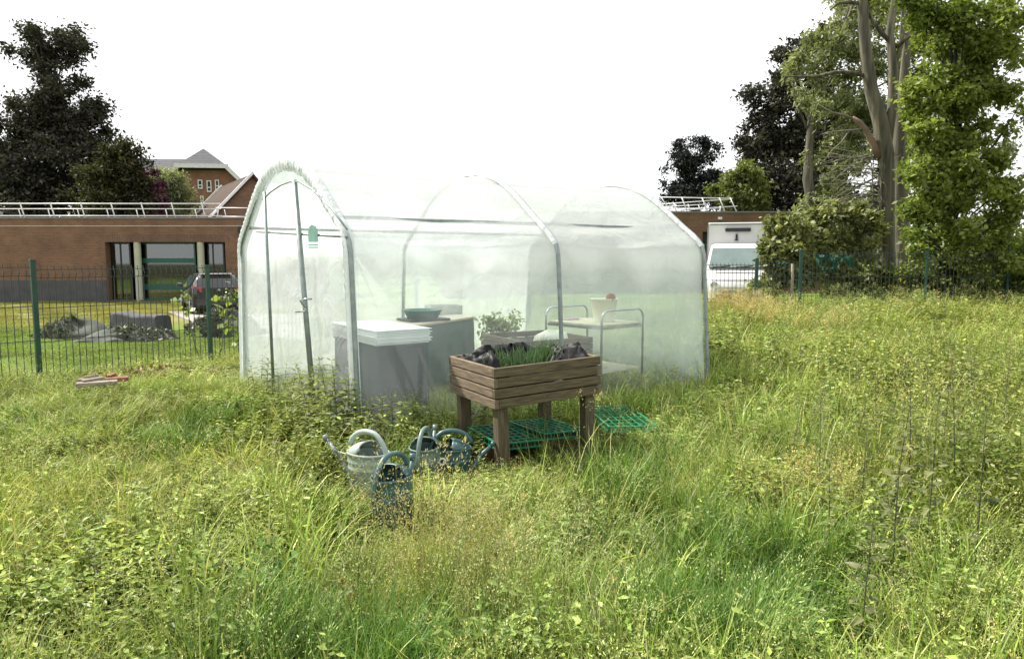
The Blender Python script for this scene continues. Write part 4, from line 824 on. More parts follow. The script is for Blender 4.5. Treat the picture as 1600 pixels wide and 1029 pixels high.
mb.tube([tl(h[0][0], h[0][1], -.06), tl(h[0][0], h[0][1], -.12), tl(h[1][0], h[1][1], -.12), tl(h[2][0], h[2][1], -.12), tl(h[3][0], h[3][1], -.13)], .010, 8); mb.build('door_handle', M['chrome'], tun)
# printed emblem with a small white label under it
e = [on_front(*p) for p in ((485, 378), (499, 378), (499, 362), (496, 354), (490, 351), (486, 355), (484, 364))]
mb = MB(); mb.prism([tl(n_, z, -.045) for n_, z in e], -U*.004); mb.build('emblem', M['emblem'], tun)
e = [on_front(*p) for p in ((484, 390), (499, 390), (499, 396), (484, 396))]; mb = MB(); mb.prism([tl(n_, z, -.045) for n_, z in e], -U*.004); mb.build('label', M['white_sheet'], tun)
for yy in (381.5, 385.5):
    e = [on_front(*p) for p in ((485, yy), (499, yy), (499, yy+2), (485, yy+2))]; mb = MB(); mb.prism([tl(n_, z, -.045) for n_, z in e], -U*.004); mb.build('printed_line', M['emblem'], tun)

# ------------------------------------------------------------------ raised planters
def planter(name, label, loc, rz, Lx, Ly, hb, legh, rot=None, liner=True):
    t = thing(name, label, 'planter', loc, rot=rot or (0, 0, rz)); th = .036; bh = hb/4
    for side in range(4):
        mb = MB(); alt = side % 2
        for k in range(4):
            z = legh+bh*(k+.5); d = rnd.uniform(-.003, .003); j = (k+alt) % 2
            if side % 2 == 0: ln = Lx if j else Lx-2*th; y = th/2 if side == 0 else Ly-th/2; mb.box((Lx/2, y+d, z), (ln-.001, th, bh-.009))
            else: ln = Ly if j else Ly-2*th; x = Lx-th/2 if side == 1 else th/2; mb.box((x+d, Ly/2, z), (th, ln-.001, bh-.009))
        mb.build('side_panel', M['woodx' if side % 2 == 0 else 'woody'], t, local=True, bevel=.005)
    for sx in (0, 1):
        for sy in (0, 1):
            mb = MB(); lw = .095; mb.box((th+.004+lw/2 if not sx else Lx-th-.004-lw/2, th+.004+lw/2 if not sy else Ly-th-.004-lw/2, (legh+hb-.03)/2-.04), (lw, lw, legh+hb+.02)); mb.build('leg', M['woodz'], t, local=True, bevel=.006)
    mb = MB(); mb.box((Lx/2, Ly/2, legh+.02), (Lx-2*th-.006, Ly-2*th-.006, .02)); mb.build('base_board', M['woodx'], t, local=True)
    # soil
    mb = MB(); vs = []; n = 16
    for i in range(n+1):
        for j in range(n+1): vs.append((th+.002+(Lx-2*th-.004)*i/n, th+.002+(Ly-2*th-.004)*j/n, legh+hb*.74+.02*wob(i*.6, j*.7, 3)))
    mb.add(vs, [(i*(n+1)+j, (i+1)*(n+1)+j, (i+1)*(n+1)+j+1, i*(n+1)+j+1) for i in range(n) for j in range(n)], 0, True); mb.build('soil', M['soil'], t, local=True)
    if liner:
        mb = MB(); vs = []; per = 160; cx, cy = Lx/2, Ly/2
        for i in range(per):
            a = i/per; s = a*4; k = int(s); f = s-k
            ins = th+.012
            c_ = [(ins, ins), (Lx-ins, ins), (Lx-ins, Ly-ins), (ins, Ly-ins)]; p0, p1 = c_[k], c_[(k+1) % 4]; x = p0[0]+(p1[0]-p0[0])*f; y = p0[1]+(p1[1]-p0[1])*f
            dx, dy = cx-x, cy-y; m = math.hypot(dx, dy); dx /= m; dy /= m
            hump = (.0 if k == 0 else .055*max(0, math.sin(a*21+1.0))+.04*max(0, math.sin(a*47+.4)))
            g = .012*math.sin(a*160)+.009*math.sin(a*293+1)+.01*math.sin(a*77)
            low = -.08 if k == 0 else 0
            for (io, zo) in ((.0, -.10), (.015+g, -.02+hump*.7+low*.5), (.045+g*1.3, .0+hump*1.25+low), (.09-g*1.5, -.012+hump*.8+low), (.13+g, -.09), (.17-g, -.11)):
                vs.append((x+dx*io, y+dy*io, legh+hb+zo+g*.5))
        mb.add(vs, [(i*6+k, i*6+k+1, ((i+1) % per)*6+k+1, ((i+1) % per)*6+k) for i in range(per) for k in range(5)], 0, True); mb.build('plastic_liner', M['black_plastic'], t, local=True)
    return t
PR = (R(-.5), R(-2.2), R(28)); PL = Vector((-.11, 5.35, .02))
pl1 = planter('raised_planter', 'weathered wooden raised planter on four legs lined with black plastic, outside the tunnel', tuple(PL), 0, .985, .88, .325, .485, rot=PR)
PM = Matrix.Translation(PL) @ Euler(PR).to_matrix().to_4x4()
mb = MB(); vs = [(.47, -.0015, .595), (.53, -.0015, .645), (.60, -.0015, .66), (.625, -.0015, .64), (.58, -.0015, .60), (.52, -.0015, .585)]
mb.prism(vs, (0, .004, 0)); M['stain'] = pmat('dark_stain', (0.06, 0.055, 0.06), .8, (0.16, 0.14, 0.12), 18); mb.build('stain', M['stain'], pl1, local=True)
def chives(label, cx, cy, n, hgt, spread, lean):
    o0 = PM @ Vector((cx, cy, .485+.325*.74)); t = thing('chive_clump', label, 'plant', tuple(o0)); mb = MB()
    for k in range(n):
        a = rnd.uniform(0, 2*PI); r0 = rnd.random()**.5; bx, by = math.cos(a)*r0*spread[0], math.sin(a)*r0*spread[1]; h = hgt*rnd.uniform(.55, 1.1); ln = Vector((rnd.gauss(lean, .25), rnd.gauss(0, .25), 1)).normalized()
        p0 = o0+Vector((bx*.88, bx*.47+by, -.01)); p1 = p0+ln*h*.6; p2 = p1+(ln+Vector((rnd.uniform(-.4, .4), rnd.uniform(-.4, .4), -.1))).normalized()*h*.45
        mb.tube([p0, p1, p2], [.0042, .0034, .0006], 4, cap=False)
    mb.build('leaves', M['lf_chive'], t)
chives('broad clump of green chives filling the front half of the planter', .36, .26, 260, .20, (.27, .10), -.1)
chives('narrow upright tuft of chives in the back right of the planter', .66, .42, 130, .24, (.09, .07), .1)
pin = planter('raised_planter', 'pale raised planter standing inside the tunnel, seen through the film', (.13, 7.82, .0), R(30), .95, 1.03, .3, .45, liner=False)
mb = MB(); p = at(862, 529, 8.3); pts = []
for i in range(7): a = 2*PI*i/7
mb.rings([[p+Vector((math.cos(2*PI*j/14)*r_*(1+.2*math.sin(j*2.1)), math.sin(2*PI*j/14)*r_*.7, z+.02*math.sin(j*1.7))) for j in range(14)] for r_, z in ((.14, -.10), (.19, -.03), (.17, .05), (.09, .09))]); tag(mb.build('paper_bag', M['bucket'], None, tuple(p)), 'crumpled cream bag lying in the planter inside the tunnel', 'bag')

# ------------------------------------------------------------------ things inside the tunnel
def lin(c, u, v, a, b): return Vector(c)+Vector(u)*a+Vector(v)*b
def draped_table(name, label, c, u, v, lu, lv, h, top, cover, ang):
    t = thing(name, label, 'table', (c.x, c.y, 0)); mb = MB(); q = [lin(c, u, v, a, b) for a, b in ((0, 0), (lu, 0), (lu, lv), (0, lv))]
    mb.prism([Vector((p.x, p.y, h-.03)) for p in q], (0, 0, .03)); mb.build('table_top', top, t, bevel=.006)
    mb = MB(); n = 30; per = []
    for k in range(4):
        for i in range(n): per.append((q[k].lerp(q[(k+1) % 4], i/n), k, i))
    ctr = (q[0]+q[2])/2; rgs = []
    for z, fl in ((h-.031, -.004), (h-.1, .004), (h*.5, .008), (.02, .014)):
        rg = []
        for p, k, i in per:
            d = (p-ctr); d.z = 0; d.normalize(); g = (.010*math.sin(i*1.1+k)+.008*math.sin(i*2.3))*(h-z)/h
            rg.append(Vector((p.x, p.y, z))+d*(fl-.02+g))
        rgs.append(rg)
    mb.rings(rgs, cap0=False, cap1=False); mb.build('cover', cover, t); return t
uu, vv = U.copy(), -NN
c1 = gnd(590, 541, .80); c1 = Vector((c1.x, c1.y, 0)); c1 = c1+uu*.02
draped_table('covered_table', 'dark covered table carrying the white foam sheets in the near corner of the tunnel', c1, uu, vv, .55, 1.25, .80, M['navy'], M['navy'], 0)
for k in range(5):
    o_ = .012*math.sin(k*2.3); nm = ['lowest', 'second lowest', 'middle', 'second highest', 'topmost'][k]
    mb = MB(); q = [lin(c1, uu, vv, a+o_, b+.01*math.cos(k*1.7)) for a, b in ((-.03, .0), (.56, .0), (.56, 1.2), (-.03, 1.2))]; z = .803+.03*k
    mb.prism([Vector((p.x, p.y, z)) for p in q], (0, 0, .021))
    lip = [lin(c1, uu, vv, a+o_, b) for a, b in ((-.045, -.012), (.578, -.012), (.578, 1.212), (-.045, 1.212))]; mb.prism([Vector((p.x, p.y, z+.0215)) for p in lip], (0, 0, .006))
    tag(mb.build('foam_sheet', M['white_sheet'], None, (c1.x, c1.y, z)), nm+' white foam sheet in the stack of five on the dark covered table', 'foam sheet', 'white foam sheets stacked in the tunnel')
a2, b2 = gnd(648, 508, .88), gnd(742, 494, .88); u2 = Vector((b2.x-a2.x, b2.y-a2.y, 0)); l2 = u2.length; u2.normalize(); v2 = Vector((-u2.y, u2.x, 0)); c2 = Vector((a2.x, a2.y, 0))
draped_table('cabinet_table', 'table with mottled dark green cover and beige top beneath the teal basin', c2, u2, v2, l2, .75, .88, M['beige_top'], M['dark_green'], 0)
p = gnd(661, 501, .885); p = Vector((p.x-.04, p.y+.12, .882)); mb = MB(); mb.box(p+Vector((.03, 0, .015)), (.56, .42, .03), PH); tag(mb.build('seed_tray', M['tray_dark'], None, tuple(p), bevel=.008), 'shallow dark tray beneath the teal basin on the beige table top', 'tray')
mb = MB(); mb.lathe([(.19, 0), (.22, .05), (.24, .09), (.255, .095), (.255, .105), (.235, .105), (.21, .05), (.18, .015), (0, .012)], p+Vector((.02, 0, .032)), 32, mi=0); tag(mb.build('basin', M['basin'], None, tuple(p)), 'round teal plastic basin standing on the beige topped table', 'basin')
p = gnd(702, 492, .885); p = Vector((p.x-.10, p.y+.22, .882)); mb = MB(); w_, d_2, h_ = .46, .3, .13
for c_, s_ in (((0, -d_2/2, h_/2), (w_, .012, h_)), ((0, d_2/2, h_/2), (w_, .012, h_)), ((-w_/2, 0, h_/2), (.012, d_2-.013, h_)), ((w_/2, 0, h_/2), (.012, d_2-.013, h_)), ((0, 0, .008), (w_-.02, d_2-.02, .012))): mb.box(p+Matrix.Rotation(.4, 3, 'Z') @ Vector(c_), s_, .4)
tag(mb.build('crate', M['crate'], None, tuple(p), bevel=.003), 'pale shallow crate at the back of the beige topped table', 'crate')
tf = Vector((1.05, 8.28, 0)); du = Vector((.74, .67, 0)).normalized(); dv = Vector((-.67, .74, 0)).normalized(); la, lb2, zt2 = .78, .92, .86
t = thing('trolley', 'tubular steel trolley with a cream top and looped handles inside the tunnel', 'trolley', (tf.x, tf.y, 0))
mb = MB(); q = [lin(tf, du, dv, a, b) for a, b in ((.02, 0.02), (la-.02, 0.02), (la-.02, lb2-.02), (.02, lb2-.02))]; mb.prism([Vector((p.x, p.y, zt2)) for p in q], (0, 0, .025)); mb.build('tray_top', M['trolley_top'], t, bevel=.005)
mb = MB(); mb.prism([Vector((p.x, p.y, .30)) for p in q], (0, 0, .025)); mb.build('lower_shelf', M['trolley_top'], t, bevel=.005)
mb = MB()
for i in range(4): a_, b_ = q[i], q[(i+1) % 4]; mb.bar(a_+Vector((0, 0, zt2-.018)), b_+Vector((0, 0, zt2-.018)), .025, .03)
mb.build('rail', M['chrome'], t)
for b in (0, lb2):
    P_ = lambda a, z: lin(tf, du, dv, a, b)+Vector((0, 0, z))
    r_ = .11; top = zt2+.19; pts = [P_(0, .08), P_(0, top-r_)]+[P_(r_-r_*math.cos(x), top-r_+r_*math.sin(x)) for x in np.linspace(.3, PI/2, 5)]+[P_(la-r_+r_*math.sin(x), top-r_+r_*math.cos(x)) for x in np.linspace(0, 1.3, 5)]+[P_(la, top-r_), P_(la, .08)]
    mb = MB(); mb.tube(pts, .014, 8); mb.build('handle', M['chrome'], t)
    for a in (0, la):
        mb = MB(); mb.lathe([(.012, -.02), (.04, -.018), (.04, .018), (.012, .02)], n=14, cap1=True); mb.xf(Matrix.Translation(P_(a, .04)) @ Matrix.Rotation(R(90), 4, 'X')); mb.build('castor', M['rubber'], t)
p = lin(tf, du, dv, .46, .36)+Vector((0, 0, zt2+.026)); t = thing('bucket', 'cream bucket standing on the steel trolley', 'bucket', tuple(p))
mb = MB(); mb.lathe([(.125, 0), (.165, .27), (.175, .272), (.175, .285), (.16, .285), (.12, .02), (0, .02)], p, 28); mb.build('body', M['bucket'], t)
mb = MB(); mb.tube([p+Vector((.176*math.cos(a), .05+.1*math.sin(a), .27-.03*math.sin(a))) for a in np.linspace(0, PI, 9)], .004, 5); mb.build('handle', M['chrome'], t)
pr = p+Vector((.07, -.10, .285)); mb = MB(); mb.rings([[pr+Vector((math.cos(2*PI*j/10)*r_*(1+.3*math.sin(j*2)), math.sin(2*PI*j/10)*r_, z+.02*math.sin(j*3))) for j in range(10)] for r_, z in ((.02, -.03), (.06, 0), (.05, .04), (.015, .055))]); tag(mb.build('rag', M['rag'], None, tuple(pr)), 'small brown rag hanging over the rim of the cream bucket', 'rag')
pq = lin(tf, du, dv, .3, .78)+Vector((0, 0, zt2+.0265)); mb = MB(); mb.box(pq+Vector((0, 0, .006)), (.2, .13, .012), .7); mb.box(pq+Vector((.03, .02, .017)), (.12, .1, .008), .3); tag(mb.build('notebook', M['paper'], None, tuple(pq)), 'pinkish booklet lying on the trolley left of the bucket', 'booklet')

# ------------------------------------------------------------------ watering cans
def can(label, c, rz, sc, mat, mspout, spout, ring=False, hr=.27):
    t = thing('watering_can', label, 'watering can', (c[0], c[1], gz(c[0], c[1])-.02), rz); rx, ry, H = .158, .118, hr; N = 36
    def ell(k, z, dx=0, dz=0): return [Vector((rx*k*math.cos(2*PI*j/N)+dx, ry*k*math.sin(2*PI*j/N), z+dz*math.cos(2*PI*j/N))) for j in range(N)]
    b = MB(); b.rings([ell(.90, 0), ell(.94, .015), ell(.955, H*.55), ell(.985, H*.57), ell(.985, H*.61), ell(.96, H*.63), ell(.965, H*.72), ell(.99, H*.74), ell(.99, H*.78), ell(.975, H*.8), ell(.985, H*.94), ell(1.02, H*.95), ell(1.02, H), ell(.96, H), ell(.94, H*.9), ell(.9, .03)], cap1=True)
    b.build('body', mat, t, local=True)
    hd = MB(); na, ne = 22, 8; vs = []     # hood over the spout half
    for e in range(ne+1):
        f = e/ne
        for i in range(na+1):
            a = -PI/2+PI*i/na; xx = 1-f*(1-.06-.10*math.cos(a))
            # sweep from rim up and back to the edge of the opening
            x = rx*.97*math.cos(a)*(1-f)+f*(rx*.10*math.cos(a)-.012); y = ry*.97*math.sin(a)*(1-.22*f*f)
            z = H-.004+.072*math.sin(f*PI/2)**.8*max(0, math.cos(a*.92))**.45
            vs.append((x, y, z))
    hd.add(vs, [(e*(na+1)+i, e*(na+1)+i+1, (e+1)*(na+1)+i+1, (e+1)*(na+1)+i) for e in range(ne) for i in range(na)], 0, True); o = hd.build('hood', mat, t, local=True)
    sd = o.modifiers.new('solid', 'SOLIDIFY'); sd.thickness = .006; sd.offset = -1
    h = MB(); pts = []
    for a in np.linspace(.12, PI*.93, 18): pts.append((math.cos(a)*(rx*1.05)-.005, 0, H+.012+math.sin(a)*.122-(0 if a < 2 else (a-2)*.05)))
    pts += [(-rx*1.18, 0, H*.72), (-rx*1.08, 0, H*.45), (-rx*.93, 0, H*.35)]
    h.tube(pts, [.018]*len(pts), 10); h.build('handle', mat, t, local=True)
    s_ = MB(); ln, rise = spout; s_.tube([(rx*.8, 0, .05), (rx*1.15, 0, .085), (rx+ln*.45, 0, .085+rise*.45), (rx+ln, 0, .06+rise)], [.032, .027, .019, .014], 12); s_.tube([(rx+ln*.93, 0, .06+rise*.92), (rx+ln*1.02, 0, .07+rise*1.02)], [.02, .02], 12)
    s_.build('spout', mspout, t, local=True)
    st = MB(); st.tube([(rx*.98, 0, H*.8), (rx+ln*.5, 0, .10+rise*.5)], .006, 6); st.build('brace', mat, t, local=True)
    if ring:
        g = MB(); n = 18; g.rings([[Vector((math.cos(2*PI*i/n)*(.024+.008*math.cos(2*PI*j/8)), .006*math.sin(2*PI*j/8), math.sin(2*PI*i/n)*(.024+.008*math.cos(2*PI*j/8)))) for j in range(8)] for i in range(n+1)], cap0=False, cap1=False); g.xf(Matrix.Translation((-.085, -ry*.93, H*.68))); g.build('filler_ring', M['ring'], t, local=True)
    t.scale = (sc,)*3; return t
p = gnd(578, 766); can('large pale mint watering can with its grey spout pointing left', (p.x, p.y-.04), R(148), 1.05, M['pale_can'], M['spout'], (.25, .25))
p = gnd(612, 822); can('dark teal watering can standing nearest the camera, spout turned away', (p.x+.01, p.y-.02), R(62), .96, M['teal_can'], M['teal_can'], (.07, .34), hr=.335)
p = gnd(666, 742); can('grey green watering can half hidden behind weeds between the pale and dark cans', (p.x, p.y-.06), R(80), .98, M['grey_can'], M['grey_can'], (.13, .30), hr=.28)
p = gnd(706, 738); can('dark teal watering can with a white ring, beside the planter leg', (p.x, p.y-.02), R(12), .98, M['teal_can'], M['teal_can'], (.18, .2), True, hr=.25)

# ------------------------------------------------------------------ green lattice trays
def lattice_tray(label, c, rz, lx, ly, tilt=0, soil=False):
    t = thing('lattice_tray', label, 'tray', c, rot=(tilt, R(2), rz)); mb = MB(); nx_, ny_ = 6, 7; w = .007
    for i in range(1, nx_): mb.box((-lx/2+lx*i/nx_, 0, .055), (w, ly-.02, .010))
    for j in range(1, ny_): mb.box((0, -ly/2+ly*j/ny_, .0555), (lx-.02, w, .009))
    for i in range(nx_*2): mb.box((-lx/2+lx*(i+.5)/(nx_*2), 0, .004), (.005, ly-.02, .006))
    mb.build('lattice', M['green_plastic'], t, local=True)
    mb = MB()
    for z, w in ((.056, .016), (.006, .012)):
        for s in (-1, 1): mb.box((s*lx/2, 0, z), (w, ly+w, .013)); mb.box((0, s*ly/2, z), (lx-w-.001, w, .0125))
    for i in range(nx_+1):
        for s in (-1, 1): mb.box((-lx/2+lx*i/nx_, s*ly/2, .031), (.008, .008, .045))
    for j in range(1, ny_):
        for s in (-1, 1): mb.box((s*lx/2, -ly/2+ly*j/ny_, .031), (.008, .008, .045))
    mb.build('rim', M['green_plastic'], t, local=True, bevel=.002)
    if soil: mb = MB(); mb.box((0, 0, .026), (lx-.03, ly-.03, .03)); mb.build('soil', M['soil'], t, local=True)  # dark panel that makes the lattice gaps read darker
    return t
def pcen(a, b): q = PM @ Vector((a, b, 0)); return q
q = pcen(.28, .44); lattice_tray('green lattice tray under the planter, left of the pair', (q.x, q.y, .14), R(28), .40, .58, R(1.5), True)
q = pcen(.70, .46); lattice_tray('green lattice tray under the planter, right of the pair beside the front leg', (q.x, q.y, .155), R(30), .40, .58, R(-1.5), True)
q = gnd(968, 652, .16); lattice_tray('green lattice tray lying in the grass to the right of the planter', (q.x, q.y, .12), R(14), .46, .64, R(5))
for i, (a, b, r_) in enumerate(((.70, .52, .10), (.22, .5, .08))):   # the pots the trays lie over
    q = pcen(a, b); mb = MB(); mb.rings([[Vector((q.x+math.cos(2*PI*j/16)*rr_*(1+.1*math.sin(j*2.3)), q.y+math.sin(2*PI*j/16)*rr_*(1+.15*math.sin(j*1.7)), z)) for j in range(16)] for rr_, z in ((r_*1.2, .0), (r_*1.15, .07), (r_*.8, .125))]); tag(mb.build('soil_heap', M['clay'], None, (q.x, q.y, 0)), ['dark reddish soil heap beneath the right green tray', 'dark reddish soil heap beneath the left green tray'][i], 'soil')

# ------------------------------------------------------------------ leafy plants built leaf by leaf
def lance(mb, p, d, up, L_, W_):
    d = d.normalized(); s = d.cross(up).normalized(); n = s.cross(d)
    v = [p, p+d*L_*.3+s*W_*.5+n*.06*L_, p+d*L_*.3-n*0, p+d*L_*.3-s*W_*.5+n*.06*L_, p+d*L_*.7+s*W_*.33-n*.05*L_, p+d*L_*.68-n*.1*L_, p+d*L_*.7-s*W_*.33-n*.05*L_, p+d*L_-n*.25*L_]
    mb.add(v, [(0, 2, 1), (0, 3, 2), (1, 2, 5, 4), (2, 3, 6, 5), (4, 5, 7), (5, 6, 7)], 0, True)
def weed(proto, label, h, pairs, L_, mat, loc, group, lean=.08):
    t = thing(proto, label, 'weed', loc, group=group); mb = MB(); dx, dy = rnd.gauss(0, lean), rnd.gauss(0, lean)
    def axis(f): return Vector((dx*h*f*f, dy*h*f*f, h*f))
    mb.tube([axis(f) for f in (0, .25, .5, .75, 1)], [.004, .0036, .003, .002, .001], 5); mb.build('stem', M['stem'], t, local=True)
    lf = MB(); a0 = rnd.uniform(0, 6)
    for k in range(pairs):
        f = .18+.82*k/(pairs-1); p = axis(f); l = L_*(1-.65*f**2.5)*rnd.uniform(.8, 1.15)
        for s in (0, PI):
            a = a0+k*PI/2+s+rnd.gauss(0, .25); d = Vector((math.cos(a), math.sin(a), rnd.uniform(-.35, .35)+.5*f)); lance(lf, p+d*.012, d, Vector((rnd.gauss(0, .2), rnd.gauss(0, .2), 1)), l, l*rnd.uniform(.36, .5))
        if f > .45:
            for _ in range(3): a = rnd.uniform(0, 2*PI); d = Vector((math.cos(a), math.sin(a), .7)); lance(lf, p, d, Vector((0, 0, 1)), l*.45, l*.2)
    o = lf.build('leaves', mat, t, local=True); a = o.data.attributes.new('rv', 'FLOAT', 'FACE'); a.data.foreach_set('value', [rnd.random() for _ in o.data.polygons]); return t
def plant_out(spots, protos, group, label):
    for i, (px, Y, h) in enumerate(spots):
        x = X(px, Y, 560); src = protos[i % len(protos)]
        o = src if i < len(protos) else copy_tree(src)
        o.location = (x, Y, gz(x, Y)-.02); o.rotation_euler = (rnd.gauss(0, .06), rnd.gauss(0, .06), rnd.uniform(0, 6)); s = h/.6; o.scale = (s**.7, s**.7, s); o['label'] = label; o['group'] = group
np_ = [weed('nettle', 'x', .6, 13, .135, M['lf_nettle'], (0, 0, 0), 'g') for _ in range(4)]
plant_out([(405, 8.7, .5), (424, 8.2, .5), (441, 7.8, .52), (470, 7.2, .55), (486, 6.6, .72), (500, 6.35, .68), (518, 6.15, .8), (531, 6.35, .72), (545, 6.0, .6), (460, 6.6, .5), (562, 6.02, .55), (500, 5.9, .5), (612, 6.2, .55), (640, 6.3, .45), (655, 6.5, .5), (592, 6.0, .5), (430, 7.0, .45), (388, 8.2, .4), (480, 6.0, .4), (575, 5.75, .42), (448, 7.3, .5), (520, 5.6, .4), (735, 6.4, .45), (716, 6.3, .4), (540, 5.5, .38), (508, 6.7, .75), (495, 7.0, .7), (553, 6.2, .62), (398, 8.5, .5), (412, 8.3, .55), (434, 7.6, .5), (452, 7.4, .6), (466, 6.9, .6), (478, 6.8, .65), (524, 6.3, .8), (538, 6.1, .7), (510, 6.0, .6), (570, 6.1, .5), (582, 6.2, .5), (600, 6.3, .5), (628, 6.2, .5), (648, 6.4, .5), (470, 6.2, .5), (455, 6.3, .5), (530, 5.7, .45), (690, 6.2, .4), (672, 6.1, .45), (645, 5.6, .36), (740, 5.75, .36), (755, 6.1, .4), (632, 5.45, .32), (536, 5.15, .34), (522, 5.2, .36), (548, 5.05, .3), (752, 5.5, .3), (690, 5.75, .35), (820, 6.9, .3)], np_, 'nettles round the near corner of the tunnel', 'nettle with drooping toothed leaves growing against the tunnel front')
wp_ = [weed('tall_weed', 'x', .75, 18, .085, M['lf_weed'], (0, 0, 0), 'g', .05) for _ in range(4)]
plant_out([(1366, 2.75, .62), (1290, 4.6, .62), (1330, 5.1, .66), (1400, 4.0, .76), (1430, 4.3, .8), (1462, 3.6, .8), (1480, 5.0, .8), (1275, 6.2, .6), (1392, 6.4, .7), (1450, 6.2, .72), (1342, 7.4, .65), (1420, 8.5, .7), (1505, 4.4, .8), (1545, 3.4, .8), (1570, 5.6, .8), (1310, 3.7, .55), (1350, 4.1, .6), (1380, 5.2, .68), (1475, 7.6, .75), (1530, 7.0, .75), (1415, 3.3, .7), (1240, 5.4, .5)], wp_, 'tall dark stemmed weeds on the right of the meadow', 'tall dark stemmed weed standing in the grass at the right')
lp_ = [weed('leafy_weed', 'x', .45, 12, .085, M['lf_weed'], (0, 0, 0), 'g', .1) for _ in range(4)]
plant_out([(180, 3.5, .42), (130, 3.1, .45), (290, 4.0, .4), (232, 3.2, .4), (60, 4.0, .45), (330, 4.7, .4), (160, 4.8, .38), (262, 5.2, .35), (940, 2.62, .5), (400, 3.6, .36), (425, 5.2, .45), (452, 5.0, .45), (375, 3.0, .4), (350, 3.3, .4), (420, 3.1, .38), (110, 5.4, .4), (205, 4.3, .4), (310, 3.5, .38), (475, 4.6, .42), (30, 3.2, .45)], lp_, 'leafy weeds on the left of the meadow', 'low leafy weed with broad leaves among the grass at the left')
def sapling(label, pts, tufts, Y, n, size):
    n = int(n*.55); size *= .72
    b = at(*pts[0], Y); t = thing('sapling', label, 'sapling', (b.x, Y, gz(b.x, Y))); mb = MB(); P = [at(x, y, Y) for x, y in pts]; P[0].z = gz(b.x, Y)-.05
    mb.tube(P, [.014-.009*i/(len(P)-1) for i in range(len(P))], 6); C = []
    for (x, y, r_) in tufts:
        c = at(x, y, Y); q = min(P, key=lambda k: (k-c).length); mb.tube([q, c], [.006, .003], 5)
        C.append(np.array(c)+rng.normal(size=(n, 3))*r_)
    mb.build('stem', M['twig'], t); leaf_mesh('leaves', np.concatenate(C), size, M['lf_young'], t, .7, .5)
sapling('young sapling with yellow green leaves at the left of the fence post', [(318, 590), (306, 545), (296, 500), (288, 455)], [(287, 458, .05), (290, 472, .06), (294, 485, .04), (300, 520, .04)], 12.4, 22, .13)
sapling('young sapling with bright leaves between the fence post and the tunnel', [(338, 590), (346, 545), (352, 500), (362, 450)], [(360, 452, .07), (352, 466, .07), (366, 462, .05), (354, 482, .07), (362, 498, .07), (372, 512, .08), (350, 505, .05), (370, 540, .09)], 12.2, 24, .14)
P, C = clusters([(*at(790, 508, 9.7), .26, .2, .22), (*at(765, 515, 9.7), .2, .2, .2)], 30, .07, 700, .4)
t = thing('bushy_plant', 'bright green bushy plant glimpsed through the tunnel film', 'plant', (at(780, 505, 9.7).x, 9.7, 0)); leaf_mesh('leaves', P[P[:, 2] > .05], .06, M['lf_young'], t); mb = MB()
for k in range(9): c = Vector(P[rng.integers(len(P))]); mb.tube([(t.location.x+rnd.uniform(-.1, .1), 9.7, 0), c], [.008, .003], 5)
mb.build('stem', M['stem'], t)

# ------------------------------------------------------------------ grass (stuff): tufts instanced on points kept in the same mesh
class Clump:
    def __init__(s): s.v = []; s.f = []; s.c = []
    def blade(s, p, az, h, w, bend, col, seg=4, face=None):
        p = np.array(p, float); d = np.array([math.cos(az), math.sin(az), 0]); b = len(s.v); fa = az+PI/2 if face is None else face
        sd = np.array([math.cos(fa), math.sin(fa), 0])
        for i in range(seg+1):
            f = i/seg; th = bend*f; q = p+d*(h*(1-math.cos(th))/max(bend, .01) if bend > .01 else 0)+np.array([0, 0, h*math.sin(th)/max(bend, .01) if bend > .01 else h*f])
            ww = w*(1-f**1.6)*.5
            if i < seg: s.v += [q-sd*ww, q+sd*ww]
            else: s.v.append(q)
        for i in range(seg-1): k = b+2*i; s.f.append((k, k+1, k+3, k+2)); s.c.append(col)
        k = b+2*(seg-1); s.f.append((k, k+1, k+2)); s.c.append(col)
        return q
    def leaf(s, p, d, L_, W_, col):
        p = np.array(p, float); d = np.array(d, float); d /= np.linalg.norm(d); u = np.array([rnd.gauss(0, .5), rnd.gauss(0, .5), 1.0]); sd = np.cross(d, u); sd /= np.linalg.norm(sd)+1e-6; b = len(s.v)
        s.v += [p, p+d*L_*.4+sd*W_*.5, p+d*L_-np.array([0, 0, .15*L_]), p+d*L_*.4-sd*W_*.5]; s.f.append((b, b+1, b+2, b+3)); s.c.append(col)
def jit(c, a=.25): k = 1+rnd.gauss(0, a*.6); return tuple(max(.004, x*k*(1+rnd.gauss(0, a*.12))) for x in c)
def cl_meadow(n, Rr, h, w, cols, bend=(.4, 1.5)):
    c = Clump()
    for _ in range(n):
        a = rnd.uniform(0, 2*PI); r_ = Rr*math.sqrt(rnd.random()); az = a+rnd.gauss(0, .9)
        c.blade((math.cos(a)*r_, math.sin(a)*r_, -.02), az, h*rnd.uniform(.45, 1.15), w*rnd.uniform(.6, 1.3), rnd.uniform(*bend), jit(rnd.choice(cols)))
    return c
